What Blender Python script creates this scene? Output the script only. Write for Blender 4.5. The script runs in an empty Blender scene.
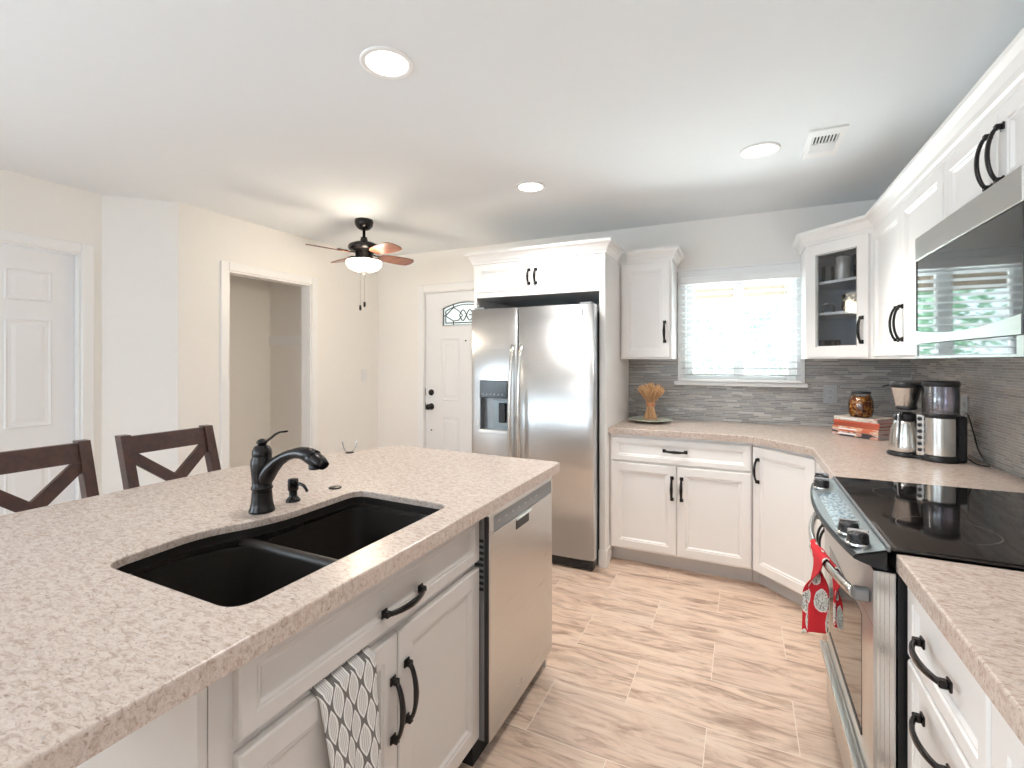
import bpy, bmesh, math, random
from mathutils import Vector, Matrix, noise
random.seed(7)
PI = math.pi
SC = bpy.context.scene
COL = SC.collection

# ------------------------------------------------------------------ camera, world, lights, exposure
CAMH = 1.367
cam_d = bpy.data.cameras.new('camera')
cam_d.sensor_width = 36.0
cam_d.lens = 480.0 / 1024.0 * 36.0
cam_d.shift_y = -24.14 / 1024.0
cam_d.clip_start = 0.02
cam = bpy.data.objects.new('camera', cam_d)
COL.objects.link(cam)
cam.location = (0, 0, CAMH)
cam.rotation_euler = (PI / 2, 0, math.radians(25.64))
SC.camera = cam
SC.view_settings.view_transform = 'Standard'
SC.view_settings.look = 'None'
SC.view_settings.gamma = 1.0
SC.view_settings.use_curve_mapping = False
SC.view_settings.exposure = 0.56
SC.cycles.use_denoising = True
SC.cycles.max_bounces = 12
SC.cycles.diffuse_bounces = 7
SC.cycles.glossy_bounces = 5
SC.cycles.transparent_max_bounces = 24
SC.cycles.sample_clamp_indirect = 6.0
SC.cycles.caustics_reflective = False
SC.cycles.caustics_refractive = False

w = bpy.data.worlds.new('world'); SC.world = w
w.use_nodes = True
wn = w.node_tree.nodes['Background']
wn.inputs[0].default_value = (0.76, 0.90, 1.0, 1)
wn.inputs[1].default_value = 4.5

def area(name, loc, rot, sx, sy, power, color):
    d = bpy.data.lights.new(name, 'AREA')
    d.shape = 'RECTANGLE'; d.size = sx; d.size_y = sy
    d.energy = power; d.color = color
    o = bpy.data.objects.new(name, d); COL.objects.link(o)
    o.location = loc; o.rotation_euler = rot
    return o
# area lamps giving daylight at the two unseen windows added behind the camera
area('added_rear_daylight', (-1.9, -3.02, 1.65), (-PI / 2 + PI, 0, 0), 1.9, .85, 9, (0.72, 0.88, 1.0))
area('added_side_daylight', (-3.70, -1.2, 1.35), (0, -PI / 2, 0), 1.3, 1.7, 30, (0.74, 0.89, 1.0))
# added area lamp imitating sun bounced off the patio outside the kitchen window
area('patio_bounce_fill', (-0.03, 4.75, .78), (math.radians(-128), 0, 0), 2.2, 1.0, 320, (0.92, 0.98, 1.0))

sun_d = bpy.data.lights.new('sun', 'SUN'); sun_d.energy = 9.0; sun_d.angle = .01; sun_d.color = (1, .97, .92)
sun = bpy.data.objects.new('sun', sun_d); COL.objects.link(sun); sun.rotation_euler = (math.radians(-12), math.radians(42), 0)
ZC = 2.41      # ceiling
XR = 0.970     # right wall
YB = 3.836     # back wall
XL = -3.362    # left wall (far part)
XL1 = -3.650   # left wall (near part)
YF = -3.0      # wall behind camera

# ------------------------------------------------------------------ node helpers / materials
class NT:
    def __init__(s, name):
        s.m = bpy.data.materials.new(name); s.m.use_nodes = True
        s.t = s.m.node_tree; s.n = s.t.nodes; s.l = s.t.links
        s.b = s.n['Principled BSDF']
    def new(s, t, **k):
        n = s.n.new(t)
        for a, v in k.items():
            setattr(n, a, v)
        return n
    def put(s, sock, v):
        if hasattr(v, 'links') or isinstance(v, bpy.types.NodeSocket):
            s.l.new(v, sock)
        else:
            if isinstance(v, (tuple, list)) and len(v) == 3 and sock.type == 'RGBA':
                v = (*v, 1)
            sock.default_value = v
    def math(s, op, a, b=None, c=None, clamp=False):
        n = s.new('ShaderNodeMath', operation=op); n.use_clamp = clamp
        s.put(n.inputs[0], a)
        if b is not None: s.put(n.inputs[1], b)
        if c is not None: s.put(n.inputs[2], c)
        return n.outputs[0]
    def coord(s):
        return s.new('ShaderNodeTexCoord').outputs['Object']
    def sep(s, v):
        n = s.new('ShaderNodeSeparateXYZ'); s.l.new(v, n.inputs[0]); return n.outputs
    def comb(s, x, y, z):
        n = s.new('ShaderNodeCombineXYZ')
        for i, v in enumerate((x, y, z)): s.put(n.inputs[i], v)
        return n.outputs[0]
    def mapping(s, v, loc=(0, 0, 0), rot=(0, 0, 0), scale=(1, 1, 1)):
        n = s.new('ShaderNodeMapping'); s.l.new(v, n.inputs[0])
        n.inputs[1].default_value = loc; n.inputs[2].default_value = rot; n.inputs[3].default_value = scale
        return n.outputs[0]
    def noise(s, v, scale, detail=3, rough=.5, dist=0):
        n = s.new('ShaderNodeTexNoise'); s.l.new(v, n.inputs['Vector'])
        n.inputs['Scale'].default_value = scale; n.inputs['Detail'].default_value = detail
        n.inputs['Roughness'].default_value = rough; n.inputs['Distortion'].default_value = dist
        return n.outputs['Fac']
    def voro(s, v, scale, feature='F1', out='Distance'):
        n = s.new('ShaderNodeTexVoronoi', feature=feature); s.l.new(v, n.inputs['Vector'])
        n.inputs['Scale'].default_value = scale
        return n.outputs[out]
    def white(s, v):
        n = s.new('ShaderNodeTexWhiteNoise', noise_dimensions='3D'); s.l.new(v, n.inputs['Vector'])
        return n.outputs['Value']
    def ramp(s, f, stops, interp='LINEAR'):
        n = s.new('ShaderNodeValToRGB'); s.put(n.inputs[0], f); r = n.color_ramp; r.interpolation = interp
        while len(r.elements) > 1: r.elements.remove(r.elements[-1])
        r.elements[0].position = stops[0][0]
        c = stops[0][1]; r.elements[0].color = (*c, 1) if len(c) == 3 else c
        for p, c in stops[1:]:
            e = r.elements.new(p); e.color = (*c, 1) if len(c) == 3 else c
        return n.outputs[0]
    def mix(s, f, a, b, mode='MIX'):
        n = s.new('ShaderNodeMix', data_type='RGBA', blend_type=mode)
        s.put(n.inputs[0], f); s.put(n.inputs[6], a); s.put(n.inputs[7], b)
        return n.outputs[2]
    def bump(s, h, strength, dist):
        n = s.new('ShaderNodeBump'); s.put(n.inputs['Height'], h)
        n.inputs['Strength'].default_value = strength; n.inputs['Distance'].default_value = dist
        s.l.new(n.outputs[0], s.b.inputs['Normal'])
    def base(s, c): s.put(s.b.inputs['Base Color'], c)
    def set(s, **k):
        for a, v in k.items():
            s.put(s.b.inputs[a.replace('_', ' ')], v)
        return s

def plain(name, col, rough=.5, metal=0, bump=0, bscale=60, vary=.03, **k):
    """A plain finish with slight procedural unevenness."""
    t = NT(name); co = t.coord()
    f = t.noise(co, bscale * .2, 2)
    t.base(t.mix(f, tuple(max(0, c * (1 - vary)) for c in col), tuple(min(1, c * (1 + vary)) for c in col)))
    t.set(Roughness=rough, Metallic=metal, **k)
    if bump: t.bump(t.noise(co, bscale, 4), bump, .002)
    return t.m

M = {}
M['wall'] = plain('wall_paint', (.86, .84, .81), .85, bump=.08, bscale=160, vary=.01)
M['ceiling'] = plain('ceiling_paint', (.82, .855, .885), .9, bump=.08, bscale=120, vary=.01)
M['trim'] = plain('white_trim_paint', (.86, .86, .86), .4, vary=.01)
M['cab'] = plain('white_cabinet_paint', (.87, .85, .835), .38, vary=.01)
M['cabin'] = plain('cabinet_interior', (.66, .69, .74), .5, vary=.02)  # grey-blue tone paints in the unlit look of the cabinet inside
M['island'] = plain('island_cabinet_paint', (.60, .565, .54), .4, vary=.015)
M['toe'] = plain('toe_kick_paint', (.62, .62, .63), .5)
M['black'] = plain('black_plastic', (.012, .012, .014), .35)
M['blackgloss'] = plain('black_gloss', (.006, .006, .008), .2)
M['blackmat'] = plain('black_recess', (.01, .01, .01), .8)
M['bronze'] = plain('oil_rubbed_bronze', (.022, .019, .019), .24, .6, vary=.25, bscale=90)
M['chrome'] = plain('chrome', (.8, .8, .82), .12, 1)
M['greymetal'] = plain('grey_metal', (.30, .31, .32), .4, .8)
M['greyplastic'] = plain('grey_plastic', (.42, .44, .47), .45)
M['copper'] = plain('copper', (.75, .35, .2), .35, .9)
M['whiteplastic'] = plain('white_plastic', (.8, .8, .8), .4)

def stainless(name, axis, col=(.66, .66, .66), rough=.24):
    t = NT(name); co = t.coord()
    sc = {'x': (2, 240, 240), 'y': (240, 2, 240), 'z': (240, 240, 2)}[axis]
    g = t.noise(t.mapping(co, scale=sc), 1.0, 3)
    big = t.noise(co, 2.5, 2)
    t.base(t.mix(g, tuple(c * .93 for c in col), tuple(c * 1.05 for c in col)))
    t.set(Metallic=1.0, Roughness=t.math('MULTIPLY_ADD', g, .12, rough - .04))
    t.bump(big, .05, .01)
    return t.m
M['steel_z'] = stainless('brushed_stainless_fridge', 'x', (.68, .69, .70), .30)
M['steel_y'] = stainless('brushed_stainless', 'y', (.62, .61, .59), .28)
M['steel_p'] = stainless('control_panel_stainless', 'y', (.26, .29, .30), .40)
M['steel_s'] = stainless('satin_stainless', 'z', (.72, .70, .67), .22)

def granite():
    t = NT('speckled_quartz'); co = t.coord()
    wob = t.noise(t.mapping(co, rot=(0, 0, .5), scale=(48, 110, 80)), 1.0, 4, .62, .9)
    fl = t.noise(t.mapping(co, loc=(3, 1, 7), rot=(0, 0, .62), scale=(75, 190, 130)), 1.0, 3, .6, .6)
    sp = t.noise(t.mapping(co, loc=(9, 2, 5), rot=(0, 0, .2), scale=(260, 320, 300)), 1.0, 2, .6)
    big = t.noise(co, 4.0, 3)
    c = t.ramp(wob, [(.28, (0.335, 0.254, 0.208)), (.40, (0.465, 0.372, 0.315)), (.50, (0.558, 0.468, 0.412)), (.62, (0.614, 0.529, 0.476)), (.76, (0.670, 0.595, 0.548))])
    c = t.mix(t.ramp(fl, [(.60, (0, 0, 0)), (.68, (.8, .8, .8))]), c, (0.251, 0.179, 0.145))
    c = t.mix(t.ramp(fl, [(.30, (.8, .8, .8)), (.38, (0, 0, 0))]), c, (0.400, 0.367, 0.365))
    c = t.mix(t.ramp(sp, [(.66, (0, 0, 0)), (.74, (.7, .7, .7))]), c, (0.158, 0.131, 0.119))
    c = t.mix(t.ramp(sp, [(.26, (.7, .7, .7)), (.34, (0, 0, 0))]), c, (0.725, 0.665, 0.629))
    c = t.mix(t.math('MULTIPLY', big, .2), c, (0.577, 0.411, 0.323))
    t.base(c); t.set(Roughness=.27, Specular_IOR_Level=.4)
    return t.m
M['granite'] = granite()

def floor_mat():
    t = NT('wood_look_porcelain_tile'); co = t.coord(); s = t.sep(co)
    H_, W_ = .2995, .60
    ry = t.math('DIVIDE', t.math('SUBTRACT', s[1], 1.62 - H_ * 40), H_)
    row = t.math('FLOOR', ry); fy = t.math('FRACT', ry)
    odd = t.math('MODULO', row, 2.0)
    rx = t.math('DIVIDE', t.math('ADD', t.math('SUBTRACT', s[0], -.12 - W_ * 40), t.math('MULTIPLY', odd, -.30)), W_)
    colu = t.math('FLOOR', rx); fx = t.math('FRACT', rx)
    idv = t.comb(colu, row, 3.0)
    r1 = t.white(idv); r2 = t.white(t.comb(row, colu, 9.0))
    ex = t.math('MULTIPLY', t.math('MINIMUM', fx, t.math('SUBTRACT', 1.0, fx)), W_)
    ey = t.math('MULTIPLY', t.math('MINIMUM', fy, t.math('SUBTRACT', 1.0, fy)), H_)
    edge = t.math('MINIMUM', ex, ey)
    grout = t.math('LESS_THAN', edge, .0015)
    off = t.new('ShaderNodeVectorMath', operation='ADD')
    t.l.new(co, off.inputs[0]); t.l.new(t.comb(t.math('MULTIPLY', r1, 31.0), t.math('MULTIPLY', r2, 17.0), 0.0), off.inputs[1])
    v = off.outputs[0]
    g1 = t.noise(t.mapping(v, scale=(3.2, 17, 1)), 1.0, 6, .62, 1.1)
    g2 = t.noise(t.mapping(v, loc=(4, 4, 0), scale=(1.8, 8, 1)), 1.0, 5, .6, 1.0)
    g3 = t.noise(t.mapping(v, loc=(8, 2, 0), scale=(5, 60, 1)), 1.0, 5, .65, .4)
    knots = t.voro(t.mapping(v, scale=(1.8, 5.5, 1)), 1.0)
    c = t.ramp(g1, [(.28, (.25, .155, .11)), (.40, (.52, .36, .27)), (.49, (.72, .54, .42)), (.62, (.80, .64, .51)), (.8, (.72, .60, .50))])
    c = t.mix(t.ramp(g2, [(.56, (0, 0, 0)), (.72, (.9, .9, .9))]), c, (.38, .25, .18))
    c = t.mix(t.ramp(g2, [(.26, (.6, .6, .6)), (.40, (0, 0, 0))]), c, (.80, .68, .57))
    c = t.mix(t.ramp(g3, [(.56, (0, 0, 0)), (.70, (.75, .75, .75))]), c, (.27, .17, .125))
    c = t.mix(t.ramp(knots, [(.04, (.6, .6, .6)), (.12, (0, 0, 0))]), c, (.26, .17, .13))
    c = t.mix(t.math('MULTIPLY', r2, .30), c, (.58, .44, .35))
    c = t.mix(grout, c, (.82, .71, .61))
    t.base(c); t.set(Roughness=t.math('MULTIPLY_ADD', grout, .4, .34))
    t.bump(t.math('SUBTRACT', t.math('MULTIPLY', g3, .25), grout), .25, .002)
    return t.m
M['floor'] = floor_mat()

def mosaic(name, horizontal_axis, tint=(1, 1, 1), even=.0):
    """Linear glass mosaic: thin strips of random height tone and length."""
    t = NT(name); co = t.coord(); s = t.sep(co)
    u = s[0] if horizontal_axis == 'x' else s[1]
    rh = .0118
    rz = t.math('DIVIDE', t.math('ADD', s[2], 5.0), rh); row = t.math('FLOOR', rz); fz = t.math('FRACT', rz)
    ro = t.white(t.comb(row, 1.0, 2.0)); rl = t.white(t.comb(row, 7.0, 5.0))
    L = t.math('MULTIPLY_ADD', rl, .08, .06)
    ru = t.math('DIVIDE', t.math('ADD', u, t.math('MULTIPLY_ADD', ro, .3, 20.0)), L)
    cu = t.math('FLOOR', ru); fu = t.math('FRACT', ru)
    rnd = t.white(t.comb(cu, row, 1.0)); rnd2 = t.white(t.comb(row, cu, 4.0))
    e = t.math('MINIMUM', t.math('MULTIPLY', t.math('MINIMUM', fu, t.math('SUBTRACT', 1.0, fu)), L),
               t.math('MULTIPLY', t.math('MINIMUM', fz, t.math('SUBTRACT', 1.0, fz)), rh))
    grout = t.math('LESS_THAN', e, .0008)
    def k(c): return tuple(a * b for a, b in zip(c, tint))
    c = t.ramp(rnd, [(0, k((.20, .20, .205))), (.22, k((.31, .30, .295))), (.42, k((.24, .255, .27))), (.60, k((.38, .36, .345))), (.78, k((.27, .26, .25))), (.91, k((.50, .49, .48)))], 'CONSTANT')
    streak = t.noise(t.mapping(co, scale=(9, 9, 300)), 1.0, 3)
    c = t.mix(t.math('MULTIPLY', streak, .35), c, k((.46, .45, .43)))
    c = t.mix(even, c, (.335, .315, .295))
    c = t.mix(grout, c, (.54, .52, .49))
    t.base(c)
    gl = t.math('LESS_THAN', rnd2, .55)
    t.set(Roughness=t.math('ADD', t.math('MULTIPLY_ADD', gl, -.34, .46), t.math('MULTIPLY', grout, .3)), Specular_IOR_Level=.6)
    tilt = t.math('MULTIPLY', rnd2, fz)
    t.bump(t.math('SUBTRACT', tilt, t.math('MULTIPLY', grout, 1.5)), .35, .003)
    return t.m
M['tile_back'] = mosaic('glass_mosaic_back', 'x')
M['tile_right'] = mosaic('glass_mosaic_right', 'y', (1.0, .97, .93), .55)  # warm tint puts the warm light on this wall into the tile colour

def wood(name, a, b, rough=.3, scale=(3, 30, 30)):
    t = NT(name); co = t.coord()
    g = t.noise(t.mapping(co, scale=scale), 1.0, 6, .6, .8)
    t.base(t.ramp(g, [(.3, a), (.7, b)])); t.set(Roughness=rough, Coat_Weight=.1, Coat_Roughness=.15)
    t.bump(g, .08, .002)
    return t.m
M['mahogany'] = wood('dark_mahogany', (.030, .010, .007), (.075, .024, .015), .38)
M['blade'] = wood('fan_blade_wood', (.16, .055, .035), (.26, .10, .06), .25)

def clearglass(name, tint=(1, 1, 1), rough=.02, base=.0, ior=1.45, add=0.0):
    """Thin clear glass: see-through with Fresnel reflections."""
    t = NT(name); fr = t.new('ShaderNodeFresnel'); fr.inputs[0].default_value = ior
    tr = t.new('ShaderNodeBsdfTransparent'); tr.inputs[0].default_value = (*tint, 1)
    gl = t.new('ShaderNodeBsdfGlossy'); gl.inputs[1].default_value = rough
    mx = t.new('ShaderNodeMixShader')
    t.l.new(t.math('MULTIPLY_ADD', fr.outputs[0], .9, add, clamp=True), mx.inputs[0])
    t.l.new(tr.outputs[0], mx.inputs[1]); t.l.new(gl.outputs[0], mx.inputs[2])
    t.l.new(mx.outputs[0], t.n['Material Output'].inputs[0])
    return t.m
def frosted():
    t = NT('obscure_door_glass'); tl = t.new('ShaderNodeBsdfTranslucent'); tl.inputs[0].default_value = (.95, .97, .97, 1)
    mx = t.new('ShaderNodeMixShader'); mx.inputs[0].default_value = .35
    t.base((.8, .85, .84)); t.set(Roughness=.2); t.bump(t.noise(t.coord(), 120, 2), .4, .002)
    t.l.new(t.b.outputs[0], mx.inputs[1]); t.l.new(tl.outputs[0], mx.inputs[2]); t.l.new(mx.outputs[0], t.n['Material Output'].inputs[0]); return t.m
M['frost'] = frosted()
M['glass'] = clearglass('clear_glass')
M['paneglass'] = clearglass('window_glass', (.97, 1, .99))
M['seeded'] = clearglass('seeded_cabinet_glass', (.93, .95, .97), .04)
M['smoke'] = clearglass('violet_tinted_plastic', (.90, .89, .95), .15, add=.14)
M['oveng'] = plain('oven_window_glass', (.02, .018, .016), .06, vary=0)
M['mwglass'] = plain('microwave_door_glass', (.010, .012, .013), .03, vary=0, IOR=1.7)
M['cooktop'] = plain('ceramic_cooktop', (.007, .006, .006), .045, vary=0, IOR=1.6)

def emit(name, col, strength):
    t = NT(name); t.base(col); t.set(Emission_Color=(*col, 1), Emission_Strength=strength, Roughness=.5)
    return t.m
M['lamp'] = emit('lit_lamp_lens', (1.0, .97, .92), 5.0)
M['bowl'] = emit('lit_frosted_glass', (1.0, .90, .76), 2.6)
M['door'] = plain('white_door_paint', (.84, .845, .86), .4, vary=.008)

def towel_grey():
    t = NT('grey_leaf_print_cotton'); uv = t.new('ShaderNodeUVMap').outputs[0]; s = t.sep(uv)
    # staggered pointed ovals (grey white striped lozenges on charcoal with pale outline)
    u = t.math('MULTIPLY', s[0], 3.6); v = t.math('MULTIPLY', s[1], 1.15)
    def oval(du, dv):
        a = t.math('SUBTRACT', t.math('FRACT', t.math('ADD', u, du)), .5)
        b = t.math('SUBTRACT', t.math('FRACT', t.math('ADD', v, dv)), .5)
        a = t.math('ABSOLUTE', a); b = t.math('ABSOLUTE', b)
        wd = t.math('MULTIPLY', t.math('COSINE', t.math('MULTIPLY', b, PI)), .40)
        return t.math('SUBTRACT', wd, a)      # >0 inside
    d = t.math('MAXIMUM', oval(0.0, 0.0), oval(.5, .5))
    st = t.math('SINE', t.math('MULTIPLY', u, 60.0))
    inner = t.mix(t.math('GREATER_THAN', st, .3), (.72, .70, .69), (.46, .44, .43))
    c = t.mix(t.math('GREATER_THAN', d, .075), (.17, .155, .15), (.80, .79, .78))
    c = t.mix(t.math('GREATER_THAN', d, .15), c, inner)
    t.base(c); t.set(Roughness=.9); t.bump(t.noise(t.coord(), 900, 2), .3, .0005)
    return t.m
M['towelg'] = towel_grey()
def towel_red():
    t = NT('red_medallion_print_cotton'); uv = t.new('ShaderNodeUVMap').outputs[0]
    v = t.mapping(uv, scale=(1.3, 1.1, 1))
    vd = t.voro(v, 1.6); ns = t.noise(v, 5, 3, .6, 1.5)
    d = t.math('ADD', vd, t.math('MULTIPLY', t.math('SUBTRACT', ns, .5), .12))
    ink = t.ramp(t.noise(v, 5, 1, .5, 2.5), [(.44, (.72, .70, .64)), (.47, (.06, .07, .07)), (.52, (.06, .07, .07)), (.55, (.72, .70, .64))])
    c = t.mix(t.math('LESS_THAN', d, .52), (.62, .02, .03), (.80, .77, .72))
    c = t.mix(t.math('LESS_THAN', d, .46), c, ink)
    c = t.mix(t.math('LESS_THAN', d, .13), c, (.62, .03, .04))
    t.base(c); t.set(Roughness=.9)
    return t.m
M['towelr'] = towel_red()

# ------------------------------------------------------------------ mesh helpers
class F:
    """A local frame: u to the viewer's right, n out of the face, z up."""
    def __init__(s, o, r, n):
        s.o = Vector(o); s.r = Vector(r).normalized(); s.nn = Vector(n).normalized()
    def __call__(s, u, n, z):
        return s.o + s.r * u + s.nn * n + Vector((0, 0, z))
WORLD = F((0, 0, 0), (1, 0, 0), (0, 1, 0))

class MB:
    def __init__(s, f=WORLD):
        s.b = bmesh.new(); s.f = f; s.smooth = set()
        s.uv = None
    def face(s, vs, sm=False, mi=0):
        try:
            fc = s.b.faces.new(vs); fc.smooth = sm; fc.material_index = mi; return fc
        except ValueError:
            return None
    def P(s, u, n, z): return s.b.verts.new(s.f(u, n, z))
    def box(s, u0, u1, n0, n1, z0, z1, bev=0, seg=1, mi=0):
        vs = [s.P(u, n, z) for z in (z0, z1) for n in (n0, n1) for u in (u0, u1)]
        q = [(0, 1, 3, 2), (4, 6, 7, 5), (0, 4, 5, 1), (2, 3, 7, 6), (0, 2, 6, 4), (1, 5, 7, 3)]
        fs = [s.face([vs[i] for i in f], mi=mi) for f in q]
        if bev:
            es = {e for f in fs for e in f.edges}
            bmesh.ops.bevel(s.b, geom=list(es), offset=bev, segments=seg, affect='EDGES', profile=.5)
        return s
    def hexa(s, pts, bev=0, mi=0):
        """8 points: bottom 4 ring then top 4 ring (in frame coords)."""
        vs = [s.P(*p) for p in pts]
        q = [(0, 1, 2, 3), (7, 6, 5, 4), (0, 4, 5, 1), (1, 5, 6, 2), (2, 6, 7, 3), (3, 7, 4, 0)]
        fs = [s.face([vs[i] for i in f], mi=mi) for f in q]
        if bev:
            bmesh.ops.bevel(s.b, geom=list({e for f in fs for e in f.edges}), offset=bev, segments=1, affect='EDGES')
        return s
    def rings(s, rs, closed=True, sm=True, cap0=True, cap1=True, mi=0):
        """rs: list of lists of frame points, all the same length; skins them."""
        R = [[s.P(*p) for p in r] for r in rs]
        n = len(R[0])
        for a, b in zip(R, R[1:]):
            for i in range(n if closed else n - 1):
                j = (i + 1) % n
                s.face([a[i], a[j], b[j], b[i]], sm, mi)
        if cap0: s.face(list(reversed(R[0])), False, mi)
        if cap1: s.face(R[-1], False, mi)
        return s
    def lathe(s, prof, c=(0, 0, 0), seg=32, axis='z', sm=True, cap=True, mi=0, sx=1, sy=1):
        rs = []
        for r, h in prof:
            ring = []
            for i in range(seg):
                a = 2 * PI * i / seg
                p, q = r * math.cos(a) * sx, r * math.sin(a) * sy
                if axis == 'z': ring.append((c[0] + p, c[1] + q, c[2] + h))
                elif axis == 'n': ring.append((c[0] + p, c[1] + h, c[2] + q))
                else: ring.append((c[0] + h, c[1] + p, c[2] + q))
            rs.append(ring)
        return s.rings(rs, sm=sm, cap0=cap, cap1=cap, mi=mi)
    def tube(s, pts, rad, seg=12, ry=None, up=(0, 0, 1), sm=True, mi=0):
        """Sweep an ellipse (rad across, ry along 'up'-ish) along frame points."""
        P_ = [Vector(p) for p in pts]; n = len(P_)
        if not isinstance(rad, (list, tuple)): rad = [rad] * n
        if ry is None: ry = rad
        if not isinstance(ry, (list, tuple)): ry = [ry] * n
        rs = []; upv = Vector(up)
        for i in range(n):
            t = (P_[min(i + 1, n - 1)] - P_[max(i - 1, 0)]).normalized()
            if abs(t.dot(upv)) > .95: upv = Vector((1, 0, 0)) if abs(t.x) < .9 else Vector((0, 1, 0))
            sd = t.cross(upv).normalized(); u2 = sd.cross(t).normalized(); upv = u2
            rs.append([tuple(P_[i] + sd * (math.cos(2 * PI * k / seg) * rad[i]) + u2 * (math.sin(2 * PI * k / seg) * ry[i])) for k in range(seg)])
        return s.rings(rs, sm=sm, mi=mi)
    def prism(s, poly, z0, z1, sm=False, mi=0):
        """poly of (u,n) in frame; vertical extrusion."""
        return s.rings([[(u, n, z0) for u, n in poly], [(u, n, z1) for u, n in poly]], sm=sm, mi=mi)
    def extr(s, prof, u0, u1, mi=0, sm=False):
        """prof of (n,z) extruded along u."""
        return s.rings([[(u0, n, z) for n, z in prof], [(u1, n, z) for n, z in prof]], sm=sm, mi=mi)
    def panel(s, u0, u1, z0, z1, base, steps, mi=0):
        """stepped rectangular moulding: steps = [(inset, out)] over base"""
        rs = []
        for ins, out in steps:
            rs.append([(u0 + ins, base + out, z0 + ins), (u1 - ins, base + out, z0 + ins), (u1 - ins, base + out, z1 - ins), (u0 + ins, base + out, z1 - ins)])
        return s.rings(rs, sm=False, mi=mi)
    def build(s, name, mat, parent=None, recalc=True):
        if recalc: bmesh.ops.recalc_face_normals(s.b, faces=s.b.faces)
        me = bpy.data.meshes.new(name)
        off = Vector((0, 0, 0))
        p = parent
        while p is not None:
            off += p.location; p = p.parent
        if off.length: bmesh.ops.translate(s.b, verts=s.b.verts, vec=-off)
        s.b.to_mesh(me); s.b.free()
        for m in (mat if isinstance(mat, (list, tuple)) else [mat]): me.materials.append(m)
        o = bpy.data.objects.new(name, me); COL.objects.link(o)
        if parent is not None: o.parent = parent
        return o

def thing(name, label, cat, loc=(0, 0, 0), group=None):
    o = bpy.data.objects.new(name, None); COL.objects.link(o)
    o.location = loc; o.empty_display_size = .1
    o['label'] = label; o['category'] = cat
    if group: o['group'] = group
    return o
def tag(o, label, cat, group=None):
    o['label'] = label; o['category'] = cat
    if group: o['group'] = group
    return o
def struct(o):
    o['kind'] = 'structure'; return o
def lab(o, label):
    o['label'] = label; return o
def copy_tree(root):
    def cp(o, par):
        c = o.copy(); COL.objects.link(c); c.parent = par
        for ch in kids[o]: cp(ch, c)
        return c
    kids = {}
    def walk(o):
        kids[o] = list(o.children)
        for c in kids[o]: walk(c)
    walk(root)
    return cp(root, None)

def roundpoly(pts, r, seg=6):
    out = []; n = len(pts)
    for i in range(n):
        p = Vector(pts[i]); a = (Vector(pts[i - 1]) - p); b = (Vector(pts[(i + 1) % n]) - p)
        rr = r[i] if isinstance(r, (list, tuple)) else r
        d = min(rr, a.length * .48, b.length * .48)
        if d < 1e-5: out.append(tuple(p)); continue
        s0 = p + a.normalized() * d; s1 = p + b.normalized() * d
        for k in range(seg + 1):
            t = k / seg
            q = s0 * (1 - t) ** 2 + p * 2 * t * (1 - t) + s1 * t * t
            out.append((q.x, q.y))
    return out

def slab_with_holes(outer, holes, z0, z1, bev=0):
    mb = MB(); b = mb.b; edges = []
    for loop in [outer] + holes:
        vs = [b.verts.new((x, y, z0)) for x, y in loop]
        edges += [b.edges.new((vs[i], vs[(i + 1) % len(vs)])) for i in range(len(vs))]
    g = bmesh.ops.triangle_fill(b, edges=edges, use_beauty=True, use_dissolve=False)
    fs = [f for f in g['geom'] if isinstance(f, bmesh.types.BMFace)]
    e = bmesh.ops.extrude_face_region(b, geom=fs)
    bmesh.ops.translate(b, verts=[v for v in e['geom'] if isinstance(v, bmesh.types.BMVert)], vec=(0, 0, z1 - z0))
    bmesh.ops.recalc_face_normals(b, faces=b.faces)
    if bev:
        es = [ed for ed in b.edges if len(ed.link_faces) == 2 and ed.calc_face_angle(0) > 1.0 and abs(ed.verts[0].co.z - ed.verts[1].co.z) < 1e-5 and abs(ed.verts[0].co.z - z1) < 1e-5]
        bmesh.ops.bevel(b, geom=es, offset=bev, segments=2, affect='EDGES', profile=.5)
    return mb

DOORST = [(0, 0), (0, .016), (.004, .020), (.050, .020), (.054, .0165), (.060, .0165), (.066, .0095), (.072, .0085)]
def cab_door(f, u0, u1, z0, z1, mat, parent, name='door', n0=0.0):
    mb = MB(f); mb.panel(u0, u1, z0, z1, n0, DOORST)
    return mb.build(name, mat, parent)
DRAWST = [(0, 0), (0, .016), (.004, .020), (.032, .020), (.036, .0165), (.041, .0165), (.046, .0105), (.050, .0095)]
def drawer_front(f, u0, u1, z0, z1, mat, parent, n0=0.0, name='drawer_front'):
    mb = MB(f); mb.panel(u0, u1, z0, z1, n0, DRAWST)
    return mb.build(name, mat, parent)
def pull(f, u, z, vertical, parent, L=.150, n0=.020, name='handle'):
    """Arched bronze pull with flared square feet."""
    mb = MB(f); h = L / 2 - .010
    pts = []; rr = []; ry = []
    for i in range(15):
        t = -1 + 2 * i / 14
        out = n0 + .013 + .020 * (1 - t * t) ** .75
        a = t * h
        pts.append((u, out, z + a) if vertical else (u + a, out, z))
        wd = .0062 + .0040 * (1 - abs(t)) if abs(t) < .9 else .0075
        rr.append(wd); ry.append(.0052)
    if vertical: mb.tube(pts, rr, 10, ry, up=(0, 1, 0))
    else: mb.tube(pts, rr, 10, ry, up=(0, 1, 0))
    for sgn in (-1, 1):
        a = sgn * h
        cu, cz = (u, z + a) if vertical else (u + a, z)
        for (s0, na, nb) in ((.011, n0, n0 + .005), (.0075, n0 + .005, n0 + .019)):
            mb.box(cu - s0, cu + s0, na, nb, cz - s0, cz + s0, .002)
    return mb.build(name, M['bronze'], parent)

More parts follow.
